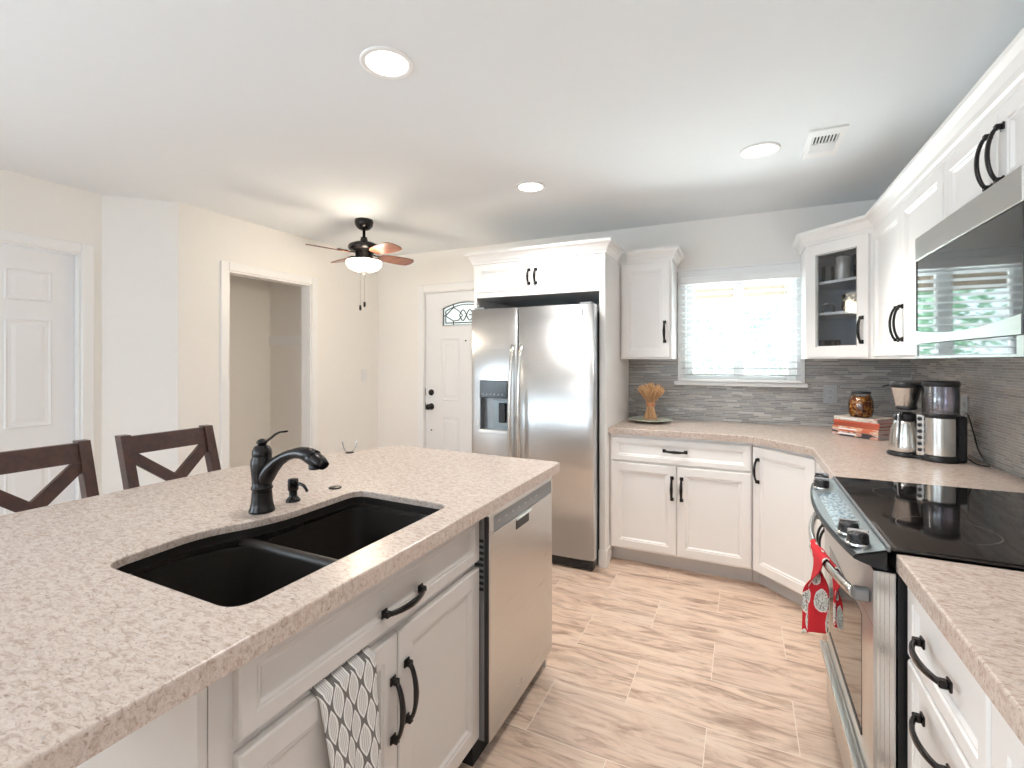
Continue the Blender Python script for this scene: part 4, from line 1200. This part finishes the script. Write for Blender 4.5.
def build_red_towel():
    rt = thing('dish_towel', 'red white and black medallion print towel hanging on the oven door handle', 'dish towel', (.2, 1.80, .785))
    def mk(side, ya, yb, L, wob, ph, name, uvo):
        def fn(s, t):
            y = ya + (yb - ya) * s
            xh = .250 - .045 * (1 - ((y - 1.79) / .335) ** 2)
            a0 = .03; d = t * (a0 + L)
            if d < a0:
                k = d / a0 * PI / 2; x = xh - side * math.sin(k) * .014; z = .785 + math.cos(k) * .019
            else:
                dd = d - a0; x = xh - side * .014; z = .785 - dd
                g = min(1, dd / .10); g = g * g * (3 - 2 * g)
                yc = (ya + yb) / 2
                # gathered cloth turns to face the room as it falls
                if side > 0:
                    y = y + g * ((yc + .01 + (.5 - s) * .08) - y) * .8
                    x += g * (.040 - .078 * (1 - s)) - .004 * dd / L + g * .007 * math.sin(s * wob + ph)
                else:
                    y = y + g * ((yc + (.5 - s) * .05) - y) * .7
                    x += g * (.002 + .040 * (s - .3)) + g * .004 * math.sin(s * wob + ph)
                z -= (.03 * (1 - s) if side > 0 else .02 * s) * g
            return (x, y, z)
        o = cloth(name, fn, 30, 36, M['towelr'], .003, (1.4 * (yb - ya) / .15, 1.4 * L / .15))
        for v in o.data.vertices: v.co -= Vector((.2, 1.80, .785))
        o.parent = rt
    mk(1, 1.61, 1.77, .225, 9.0, .4, 'front_fold', 0)
    mk(-1, 1.55, 1.70, .165, 7.0, 1.4, 'back_fold', 1)
build_red_towel()

# ------------------------------------------------------------------ ceiling fixtures
def build_lights():
    spots = [(-1.125, 1.33, 'recessed ceiling light over the sink, the largest and nearest'), (-1.150, 2.655, 'recessed ceiling light beyond the island, middle of the ceiling'),
             (.078, 2.685, 'recessed ceiling light next to the ceiling air vent'), (.075, 1.34, 'recessed ceiling light over the aisle, outside the frame'),
             (-1.13, -.2, 'recessed ceiling light behind the camera near the island'), (.075, -.2, 'recessed ceiling light behind the camera near the right wall')]
    for x, y, lb in spots:
        rt = thing('recessed_ceiling_light', lb, 'ceiling light', (x, y, ZC), 'round white recessed ceiling lights')
        mb = MB(); seg = 40
        prof = [(.092, 0), (.092, -.004), (.086, -.007), (.074, -.006), (.071, -.001)]
        mb.lathe(prof, (x, y, ZC), seg, cap=False); mb.build('trim_ring', M['trim'], rt)
        mb = MB(); mb.lathe([(.0715, -.001), (.0715, -.0035), (.05, -.005), (.001, -.0055)], (x, y, ZC), seg); mb.build('lens', M['lamp'], rt)
        d = bpy.data.lights.new('downlight', 'SPOT'); d.energy = 1.5 if y < 1 else (14 if x < -.5 else 30) if y < 2 else (34 if x < -.5 else 40); d.color = (1.0, .96, .92) if x < -.5 else (1.0, .94, .87); d.spot_size = math.radians(108 if x > 0 else 150); d.spot_blend = .7; d.shadow_soft_size = .07
        o = bpy.data.objects.new('downlight', d); COL.objects.link(o); o.location = (x, y, ZC - .03)
    # air vent
    rt = thing('ceiling_air_vent', 'white rectangular ceiling air vent with dark grille slots', 'air vent', (.352, 2.725, ZC))
    mb = MB(); x0, x1, y0, y1 = .275, .425, 2.56, 2.89
    for (a, b, c, d) in ((x0, x1, y0, y0 + .065), (x0, x1, y1 - .065, y1), (x0, x0 + .022, y0 + .065, y1 - .065), (x1 - .022, x1, y0 + .065, y1 - .065)): mb.box(a, b, c, d, ZC - .008, ZC + .002)
    mb.build('frame', M['trim'], rt)
    mb = MB(); mb.box(x0 + .022, x1 - .022, y0 + .065, y1 - .065, ZC - .002, ZC + .001); mb.build('opening', M['blackmat'], rt)  # black sheet standing in for the shade inside the duct
    mb = MB()
    for i in range(8): mb.box(x0 + .024 + i * .0135, x0 + .029 + i * .0135, y0 + .065, y0 + .150, ZC - .009, ZC - .002)
    for i in range(9): mb.box(x0 + .022, x1 - .022, y0 + .155 + i * .0125, y0 + .163 + i * .0125, ZC - .009, ZC - .002)
    mb.build('grille', M['trim'], rt)
build_lights()

def build_fan():
    cx, cy = -2.544, 2.75
    rt = thing('ceiling_fan', 'dark bronze ceiling fan with wood blades and lit frosted bowl', 'ceiling fan', (cx, cy, ZC))
    mb = MB(); mb.lathe([(.066, 0), (.068, -.02), (.062, -.045), (.045, -.066), (.026, -.076), (.012, -.078)], (cx, cy, ZC), 32); mb.build('canopy', M['bronze'], rt)
    mb = MB(); mb.lathe([(.011, -.07), (.011, -.125), (.022, -.130), (.024, -.140), (.030, -.165), (.032, -.175)], (cx, cy, ZC), 24); mb.build('downrod', M['bronze'], rt)
    mb = MB(); mb.lathe([(.03, -.165), (.075, -.172), (.108, -.188), (.116, -.205), (.110, -.225), (.085, -.240), (.06, -.245)], (cx, cy, ZC), 36); mb.build('motor_housing', M['bronze'], rt)
    mb = MB(); mb.lathe([(.060, -.243), (.064, -.25), (.064, -.285), (.085, -.292), (.115, -.297), (.118, -.304), (.05, -.305)], (cx, cy, ZC), 32); mb.build('light_kit', M['bronze'], rt)
    mb = MB(); mb.lathe([(.125, -.306), (.130, -.318), (.126, -.340), (.108, -.362), (.070, -.380), (.02, -.386)], (cx, cy, ZC), 40)
    bo = mb.build('light_bowl', M['bowl'], rt)
    mb = MB(); mb.lathe([(.026, -.384), (.022, -.392), (.012, -.400), (.006, -.408), (.001, -.409)], (cx, cy, ZC), 20); mb.build('finial', M['bronze'], bo)
    # 4 blades
    for k, ang in enumerate(math.radians(v) for v in (-107, -17, 73, 163)):
        ca, sa = math.cos(ang), math.sin(ang)
        f = F((cx, cy, ZC - .258), (ca, sa, 0), (-sa, ca, 0)); pitch = -.22
        out = [(.15, -.035), (.20, -.052), (.30, -.060), (.42, -.063), (.47, -.055), (.495, -.03), (.50, 0), (.495, .03), (.47, .055), (.42, .063), (.30, .060), (.20, .052), (.15, .035)]
        out = [(u * .86, n * 1.05) for u, n in out]
        mb = MB(f); mb.rings([[(u, n, n * pitch - .003) for u, n in out], [(u, n, n * pitch + .003) for u, n in out]], sm=False); bl = mb.build('blade', M['blade'], rt)
        mb = MB(f); mb.tube([(.07, 0, .008), (.11, 0, .004), (.15, 0, .006)], [.012, .010, .014], 8, .004); mb.box(.14, .215, -.022, .022, .004, .009, .002); mb.build('blade_bracket', M['bronze'], bl)
    for dx, zl, nm in ((-.012, 1.775, 0), (.016, 1.80, 1)):
        mb = MB()
        x, y = cx + dx, cy - .02 + dx * .5
        zt = ZC - .40
        for i in range(int((zt - zl) / .009)): mb.lathe([(.0006, -.0015), (.0022, 0), (.0006, .0015)], (x, y, zt - i * .009), 5)
        mb.tube([(x, y, zt + .02), (x, y, zl)], .0006, 4)
        pc = mb.build('pull_chain', M['bronze'], rt)
        mb = MB(); mb.lathe([(.003, .0), (.008, -.006), (.009, -.030), (.006, -.040), (.002, -.042)], (x, y, zl), 10); mb.build('pull_knob', M['bronze'], pc)
    d = bpy.data.lights.new('fan_light', 'POINT'); d.energy = 16; d.color = (1.0, .86, .66); d.shadow_soft_size = .09
    o = bpy.data.objects.new('fan_light', d); COL.objects.link(o); o.location = (cx, cy, ZC - .345)
    bo.visible_shadow = True
    # lamp light escapes upward through the open top of the bowl
    d2 = bpy.data.lights.new('fan_uplight', 'POINT'); d2.energy = 14; d2.color = (1.0, .88, .70); d2.shadow_soft_size = .05
    for i, a in enumerate((0.4, 2.5, 4.6)):
        pass
    o.location = (cx + .0, cy - .0, ZC - .44)
    d.energy = 9
    d2.energy = 3
    o2 = bpy.data.objects.new('fan_uplight', d2); COL.objects.link(o2); o2.location = (cx + .14, cy - .12, ZC - .30)
build_fan()

# ------------------------------------------------------------------ small things on the worktops
def jar_amber():
    t = NT('amber_preserve'); co = t.coord(); n = t.noise(co, 40, 3, .6, 1.5); z = t.sep(co)[2]
    c = t.ramp(n, [(.35, (.05, .008, .003)), (.48, (.30, .06, .008)), (.58, (.55, .22, .03)), (.7, (.75, .50, .16))])
    t.base(c); t.set(Roughness=.15, Coat_Weight=.6); return t.m
M['amber'] = jar_amber()
def book_mat(name, a, b, c, sc=14):
    t = NT(name); n = t.noise(t.mapping(t.coord(), scale=(sc, sc, sc * 3)), 1, 2, .5, .6)
    t.base(t.ramp(n, [(.40, a), (.47, b), (.60, c)], 'CONSTANT')); t.set(Roughness=.35); return t.m
M['bk1'] = book_mat('cover_print_a', (.05, .04, .05), (.55, .30, .22), (.62, .60, .62))
M['bk2'] = book_mat('cover_print_b', (.62, .16, .08), (.70, .42, .28), (.70, .62, .58))
M['bk3'] = plain('orange_red_cover', (.52, .09, .045), .35, vary=.1)
M['bk4'] = plain('brick_red_cover', (.48, .11, .06), .35, vary=.12)
M['bk5'] = book_mat('cover_print_c', (.60, .50, .42), (.66, .60, .52), (.55, .20, .16), 8)
def paper():
    t = NT('page_edges'); z = t.sep(t.coord())[2]
    s = t.math('SINE', t.math('MULTIPLY', z, 4200.0)); t.base(t.mix(t.math('GREATER_THAN', s, 0.0), (.60, .55, .52), (.74, .69, .66))); t.set(Roughness=.8); return t.m
M['paper'] = paper()
def build_books():
    f0 = (.683, 3.300)      # near right corner of spine
    specs = [(.030, .27, .215, 0.0, 'bk1', 'thick multicoloured cookbook with dark cover, bottom of the stack'), (.026, .265, .21, .01, 'bk2', 'orange and white cookbook, second from bottom of the stack'),
             (.018, .262, .215, -.03, 'bk4', 'thin brick red cookbook in the middle of the stack'), (.019, .262, .205, .02, 'bk3', 'orange red cookbook just under the top book'),
             (.022, .245, .20, .03, 'bk5', 'cream spined cookbook on top of the stack under the jar')]
    z = .9145
    for i, (h, L, D, rot, m, lb) in enumerate(specs):
        a = -PI / 4 + rot
        # r along spine from left to right as seen; depth away
        r = Vector((math.cos(a), math.sin(a), 0)); n = Vector((r.y, -r.x, 0))   # n towards camera
        o0 = Vector((f0[0], f0[1], 0)) - r * .27 - n * .002 + r * (.005 * i)
        f = F(o0, r, n)
        rt = thing('book', lb, 'book', (o0.x + r.x * L / 2 - n.x * D / 2, o0.y + r.y * L / 2 - n.y * D / 2, z), 'cookbooks stacked in the corner')
        mb = MB(f); mb.box(0, L, -D, 0, z, z + .0025); mb.box(0, L, -D, 0, z + h - .0025, z + h)
        mb.extr([(-.003, z + .0025), (0, z + .0025), (.002, z + h * .5), (0, z + h - .0025), (-.003, z + h - .0025)], 0, L)
        mb.build('cover', M[m], rt)
        mb = MB(f); mb.box(.004, L - .004, -D + .005, -.003, z + .0025, z + h - .0025); mb.build('pages', M['paper'], rt)
        if m == 'bk2' or m == 'bk1' or m == 'bk5':
            mb = MB(f); mb.box(L * .15, L * .55, .0015, .0028, z + h * .35, z + h * .65); mb.build('spine_title', M['whiteplastic'], rt)
        z += h + .0003
    zt = z
    cx, cy = .628, 3.43
    rt = thing('preserve_jar', 'round glass jar of amber preserves standing on the cookbooks', 'jar', (cx, cy, zt))
    mb = MB(); mb.lathe([(.040, 0), (.055, .006), (.061, .034), (.062, .070), (.059, .100), (.050, .122), (.046, .130), (.046, .142)], (cx, cy, zt), 36, cap=True); mb.build('glass_body', M['glass'], rt)
    mb = MB(); mb.lathe([(.038, .003), (.053, .008), (.0585, .034), (.0595, .070), (.0565, .098), (.048, .119), (.02, .122)], (cx, cy, zt), 36); mb.build('contents', M['amber'], rt)
    mb = MB(); mb.lathe([(.048, .138), (.050, .139), (.050, .149), (.046, .152), (.01, .152)], (cx, cy, zt), 36); mb.build('lid', M['black'], rt)
build_books()

def build_coffee_maker():
    tx, ty = .800, 2.770      # tank
    kx, ky = .702, 2.868      # carafe
    rt = thing('coffee_maker', 'stainless and black drip coffee maker with thermal carafe and clear water tank', 'coffee maker', ((tx + kx) / 2, (ty + ky) / 2, .9145))
    ax = Vector((kx - tx, ky - ty, 0)).normalized(); sd = Vector((-ax.y, ax.x, 0))   # sd: towards camera-left/front?
    z = .9145
    # tower
    mb = MB(); mb.lathe([(.065, 0), (.067, .004), (.067, .022), (.061, .024), (.061, .198), (.067, .200), (.067, .210), (.061, .214)], (tx, ty, z), 40); mb.build('tower_base', M['black'], rt)
    mb = MB(); mb.lathe([(.0635, .030), (.0635, .194)], (tx, ty, z), 40, cap=False); o = mb.build('steel_wrap', M['steel_s'], rt)
    # cut wrap to front: only keep faces facing the camera side (an open sleeve)
    b = bmesh.new(); b.from_mesh(o.data)
    rm = [fc for fc in b.faces if fc.calc_center_median().x + rt.location.x - tx > .035 and True]
    bmesh.ops.delete(b, geom=rm, context='FACES'); b.to_mesh(o.data); b.free()
    mb = MB(); mb.lathe([(.062, .213), (.0645, .216), (.0645, .335), (.062, .337)], (tx, ty, z), 40, cap=False)
    mb.lathe([(.061, .213), (.0615, .335)], (tx, ty, z), 40, cap=False); mb.build('water_tank', M['smoke'], rt)
    mb = MB(); mb.lathe([(.008, .21), (.008, .335)], (tx + .01, ty + .02, z), 12)
    for i in range(7): mb.box(tx - .050, tx - .044, ty - .052, ty - .048, z + .225 + i * .014, z + .228 + i * .014)
    mb.build('level_tube', M['greyplastic'], rt)
    mb = MB(); mb.lathe([(.065, .334), (.067, .337), (.067, .352), (.063, .358), (.01, .359)], (tx, ty, z), 40); mb.build('tank_lid', M['black'], rt)
    # control strip on the side between
    f = F((tx, ty, 0), (-sd.x, -sd.y, 0), (ax.x, ax.y, 0))
    g = Vector((-.62, -.78, 0)); cpn = Vector((tx, ty, 0)) + Vector((-.054, -.003, 0)) + Vector((-.006, .010, 0))
    ff = F((cpn.x, cpn.y, 0), (.78, -.62, 0), (-.62, -.78, 0))
    mb = MB(ff); mb.box(-.020, .012, -.01, .016, z + .018, z + .205, .006, 2); cs = mb.build('control_strip', M['steel_s'], rt)
    for i in range(6):
        mb = MB(ff); mb.lathe([(.0085, 0), (.0085, .004), (.006, .005)], (-.004, .016, z + .045 + i * .028), 14, 'n'); mb.build('button', M['black'], cs)
    # base plate under carafe
    mb = MB(); mb.lathe([(.072, 0), (.074, .003), (.074, .014), (.068, .018), (.01, .018)], (kx, ky, z), 40)
    mb.tube([(kx, ky, z + .008), (tx, ty, z + .008)], .06, 4, .008); mb.build('base_plate', M['black'], rt)
    # rear column joining
    mb = MB(); cxm, cym = (tx + kx) / 2 + .045, (ty + ky) / 2 + .04
    mb.lathe([(.028, .0), (.028, .345)], (cxm, cym, z), 20); mb.build('rear_column', M['black'], rt)
    mb = MB(); mb.tube([(tx, ty, z + .346), (kx + .02, ky - .02, z + .346)], .040, 16, .010); mb.build('brew_arm', M['black'], rt)
    # brew basket
    mb = MB(); mb.lathe([(.036, .230), (.040, .232), (.058, .320), (.060, .322)], (kx, ky, z), 36); bb = mb.build('brew_basket', M['steel_s'], rt)
    mb = MB(); mb.lathe([(.061, .321), (.064, .323), (.064, .340), (.058, .348), (.02, .352)], (kx, ky, z), 36); 
    hv = Vector((-.74, .25, 0)).normalized(); mb.tube([(kx + hv.x * a, ky + hv.y * a, z + b) for a, b in ((.055, .333), (.075, .330), (.092, .324))], [.012, .008, .006], 8, .006)
    mb.build('basket_lid', M['black'], bb)
    mb = MB(); mb.lathe([(.036, .218), (.042, .221), (.042, .231), (.036, .232)], (kx, ky, z), 30); mb.build('basket_ring', M['black'], bb)
    # carafe (a separate vessel stood on the plate)
    rt2 = thing('thermal_carafe', 'brushed steel thermal carafe standing in the coffee maker', 'carafe', (kx, ky, z + .018))
    mb = MB(); mb.lathe([(.066, .019), (.069, .024), (.067, .050), (.060, .110), (.050, .150), (.046, .168)], (kx, ky, z), 40); mb.build('body', M['steel_s'], rt2)
    mb = MB(); mb.lathe([(.047, .168), (.049, .170), (.048, .186), (.040, .196), (.018, .205), (.01, .206)], (kx, ky, z), 36); mb.build('lid', M['black'], rt2)
    mb = MB(); hv = Vector((-.52, -.86, 0)).normalized()
    pts = [(.046, .190), (.066, .196), (.078, .188), (.084, .165), (.090, .120), (.094, .085), (.093, .060), (.086, .058)]
    mb.tube([(kx + hv.x * a, ky + hv.y * a, z + b) for a, b in pts],   .017, 12, .0045, up=(hv.x, hv.y, 0)); mb.build('handle', M['chrome'], rt2)
    # black housing at right rear
    mb = MB(); g0 = Vector((.066, -.030, 0)); mb.box(tx + .035, tx + .088, ty - .024, ty + .030, z, z + .205, .010, 2); mb.build('rear_housing', M['black'], rt)
    # cord
    mb = MB(); pts = []
    for i in range(25):
        t = i / 24; a = t * PI * 1.15
        pts.append((tx + .095 + .045 * math.sin(a) - .0 * t, ty - .03 - .085 * math.sin(a * .9) * (1) + .13 * t, z + .004 + .02 * math.sin(PI * t)))
    pts = [(tx + .09, ty - .01, z + .02), (tx + .105, ty - .05, z + .006), (tx + .125, ty - .085, z + .005), (tx + .142, ty - .07, z + .006), (tx + .148, ty - .01, z + .012), (tx + .149, ty + .06, z + .05), (tx + .149, ty + .11, z + .12), (tx + .145, ty + .15, z + .19), (tx + .143, ty + .175, z + .205)]
    import itertools
    sm_ = []
    P_ = [Vector(p) for p in pts]
    for i in range(len(P_) - 1):
        p0 = P_[max(i - 1, 0)]; p1 = P_[i]; p2 = P_[i + 1]; p3 = P_[min(i + 2, len(P_) - 1)]
        for k in range(6):
            t = k / 6
            sm_.append(tuple(.5 * ((2 * p1) + (-p0 + p2) * t + (2 * p0 - 5 * p1 + 4 * p2 - p3) * t * t + (-p0 + 3 * p1 - 3 * p2 + p3) * t ** 3)))
    mb.tube(sm_, .003, 8); mb.build('power_cord', M['black'], rt)
build_coffee_maker()

def build_outlets():
    def plate(f, u, z, lb, name='wall_outlet', cat='outlet', mat='greyplastic', switch=False):
        o = f(u, 0, z)
        rt = thing(name, lb, cat, tuple(o))
        mb = MB(f); mb.box(u - .038, u + .038, 0, .006, z - .060, z + .060, .002); mb.build('cover_plate', M[mat], rt)
        if switch:
            mb = MB(f); mb.box(u - .016, u + .016, .006, .010, z - .033, z + .033, .002); mb.build('rocker', M['whiteplastic'], rt)
        else:
            for dz in (-.021, .021):
                mb = MB(f); mb.lathe([(.0165, .006), (.0165, .008), (.015, .009)], (u, 0, z + dz), 20, 'n'); r = mb.build('socket', M[mat], rt)
                mb = MB(f); mb.box(u - .007, u - .005, .009, .0095, z + dz - .002, z + dz + .007); mb.box(u + .005, u + .007, .009, .0095, z + dz - .002, z + dz + .007); mb.lathe([(.002, .009), (.002, .0095)], (u, 0, z + dz - .008), 8, 'n'); mb.build('slot', M['black'], r)
    plate(F((0, YB - .008, 0), (1, 0, 0), (0, -1, 0)), .530, 1.135, 'grey wall outlet on the back mosaic right of the kitchen window')
    plate(F((XR - .008, 0, 0), (0, -1, 0), (-1, 0, 0)), -3.01, 1.135, 'wall outlet on the right mosaic behind the coffee maker')
    plate(F((XL, 0, 0), (0, 1, 0), (1, 0, 0)), 3.63, 1.215, 'white light switch on the cream wall right of the closet opening', 'light_switch', 'light switch', 'whiteplastic', True)
build_outlets()

def build_wheat():
    cx, cy, z0 = -.605, 3.600, .9145
    rt = thing('serving_plate', 'shallow pale green rimmed plate under the wheat bundle', 'plate', (cx, cy, z0))
    t = NT('plate_glaze'); v = t.noise(t.coord(), 30, 2); t.base(t.ramp(v, [(.4, (.42, .46, .36)), (.6, (.62, .62, .54))])); t.set(Roughness=.15); M['plate'] = t.m
    mb = MB(); mb.lathe([(.08, 0), (.095, .003), (.13, .012), (.152, .019), (.155, .021), (.152, .023)], (cx, cy, z0), 48, cap=True); rim = mb.build('dish', M['plate'], rt)
    mb = MB(); mb.lathe([(.105, .0105), (.108, .0110), (.090, .0085), (.02, .0075)], (cx, cy, z0 + .003), 48)
    mb.build('dark_well', plain('dark_brown_glaze', (.06, .025, .018), .2), rt)
    # (top surface of dish)
    straw = wood('dried_straw', (.42, .22, .10), (.72, .45, .24), .6, (60, 60, 8)); ear = wood('wheat_ears', (.46, .25, .11), (.74, .47, .25), .7, (90, 90, 90))
    rt = thing('wheat_bundle', 'tied bundle of dried wheat standing upright on the plate', 'wheat bundle', (cx, cy, z0 + .012))
    zb = z0 + .0125
    mb = MB(); mh = MB(); random.seed(3)
    for i in range(190):
        a = random.uniform(0, 2 * PI); q = math.sqrt(random.random())
        rb, rw, rt_ = .056 * q, .026 * q, .074 * q
        a2 = a + .5
        H1, H2 = .115, .225 + random.uniform(-.02, .01) - .03 * q * q
        pts = []
        for k in range(7):
            t = k / 6; z = H2 * t
            if z < H1: s = z / H1; r = rb + (rw - rb) * math.sin(s * PI / 2)
            else: s = (z - H1) / (H2 - H1); r = rw + (rt_ - rw) * s ** 1.35
            aa = a + .5 * t
            pts.append((cx + r * math.cos(aa), cy + r * math.sin(aa), zb + z))
        mb.tube(pts, .0021, 4)
        p, q_ = Vector(pts[-2]), Vector(pts[-1]); d = (q_ - p).normalized()
        mh.tube([tuple(q_ - d * .004), tuple(q_ + d * .010), tuple(q_ + d * .028), tuple(q_ + d * .042)], [.003, .0068, .006, .002], 6)
    mb.build('stalks', straw, rt); mh.build('ears', ear, rt)
    mb = MB(); mb.lathe([(.0275, .102), (.031, .106), (.032, .118), (.030, .130), (.0275, .134)], (cx, cy, zb), 24, cap=False); mb.build('tie_band', M['copper'], rt)
build_wheat()

def build_dishes():
    pat = NT('gold_scroll_pattern'); n = pat.voro(pat.mapping(pat.coord(), scale=(48, 48, 48)), 1.0); pat.base(pat.ramp(n, [(.30, (.62, .52, .36)), (.42, (.03, .025, .02))])); pat.set(Roughness=.25)
    GFo = Vector((.3600, 3.5210, 0)); r = Vector((q2, -q2, 0)); inn = Vector((q2, q2, 0))
    def pos(u, d): v = GFo + r * u + inn * d; return v.x, v.y
    L = .417
    x, y = pos(.165, .10)
    rt = thing('canister', 'tall silver canister on the top shelf behind the glass door', 'canister', (x, y, 1.8455))
    mb = MB(); mb.lathe([(.040, 0), (.042, .004), (.035, .10), (.040, .135), (.038, .138)], (x, y, 1.8455), 30); mb.build('body', plain('pewter_glaze', (.62, .56, .50), .3, .2), rt)
    mb = MB(); mb.lathe([(.042, .138), (.042, .146), (.02, .152), (.006, .153), (.008, .160), (.002, .162)], (x, y, 1.8455), 30); mb.build('lid', M['steel_s'], rt)
    x, y = pos(.265, .13)
    o = MB().lathe([(.045, 0), (.05, .01), (.055, .14), (.053, .14), (.047, .012), (.01, .008)], (x, y, 1.8455), 30).build('glass_vase', M['smoke']); tag(o, 'dark glass vase right of the silver canister in the glass cabinet', 'vase')
    x, y = pos(.07, .10)
    o = MB().lathe([(.03, 0), (.034, .006), (.036, .10), (.034, .10), (.031, .008), (.01, .006)], (x, y, 1.8455), 24).build('drinking_glass', M['glass']); tag(o, 'clear tumbler left on the top shelf of the glass cabinet', 'glass')
    x, y = pos(.235, .09)
    o = MB().lathe([(.050, 0), (.056, .004), (.060, .03), (.060, .095), (.056, .095), (.054, .01), (.01, .006)], (x, y, 1.6555), 36).build('patterned_canister', pat.m); tag(o, 'dark bowl with gold scroll pattern on the middle shelf', 'bowl')
    x, y = pos(.085, .08)
    rt = thing('glass_jar', 'small clear lidded jar on the middle shelf of the glass cabinet', 'jar', (x, y, 1.6555))
    mb = MB(); mb.lathe([(.032, 0), (.036, .005), (.036, .040), (.028, .050), (.026, .05)], (x, y, 1.6555), 24); mb.build('body', M['glass'], rt)
    mb = MB(); mb.lathe([(.029, .050), (.030, .058), (.012, .062), (.008, .072), (.002, .074)], (x, y, 1.6555), 24); mb.build('lid', M['chrome'], rt)
    x, y = pos(.225, .12); pk = plain('pink_beige_stoneware', (.62, .42, .34), .3)
    for i in range(4):
        o = MB().lathe([(.045, 0), (.05, .002), (.085, .014), (.088, .018), (.084, .018), (.045, .006), (.01, .005)], (x, y, 1.3885 + i * .0155), 32).build('dinner_bowl', pk)
        tag(o, 'pink beige bowl stacked on the bottom shelf, ' + ('lowest', 'second from bottom', 'second from top', 'topmost')[i] + ' of four', 'bowl', 'stacked bowls in the glass cabinet')
    for k, (u, d, z) in enumerate(((.060, .06, 1.3885), (.110, .10, 1.3885), (.050, .15, 1.3885))):
        x, y = pos(u, d)
        o = MB().lathe([(.026, 0), (.030, .005), (.034, .10), (.032, .10), (.028, .008), (.01, .006)], (x, y, z), 24).build('drinking_glass', M['glass'])
        tag(o, ('clear drinking glass at the left of the bottom cabinet shelf', 'clear drinking glass in the middle of the bottom cabinet shelf', 'clear drinking glass at the back of the bottom cabinet shelf')[k], 'glass')
    # coat hook in closet
    mb = MB(); f = F((0, 3.085, 0), (1, 0, 0), (0, -1, 0)); mb.box(-3.755, -3.735, 0, .004, 1.53, 1.60, .002); mb.tube([(-3.745, .004, 1.545), (-3.745, .035, 1.535), (-3.745, .045, 1.56)], .005, 8)
    tag(mb.build('coat_hook', M['bronze']), 'dark metal coat hook on the closet cleat', 'coat hook')
    # glass tumbler on the island's far edge
    x, y = -1.725, 1.765
    rt = thing('glass_bowl', 'small clear glass bowl with dark foot at the far edge of the island', 'bowl', (x, y, .914))
    mb = MB(); mb.lathe([(.021, .0005), (.022, .003), (.010, .005)], (x, y, .914), 24); mb.build('foot', M['bronze'], rt)
    mb = MB(); mb.lathe([(.010, .005), (.022, .012), (.030, .028), (.036, .055)], (x, y, .914), 30, cap=False); mb.build('cup', clearglass('thin_bowl_glass', (1, 1, 1), .02, ior=1.2), rt)
build_dishes()
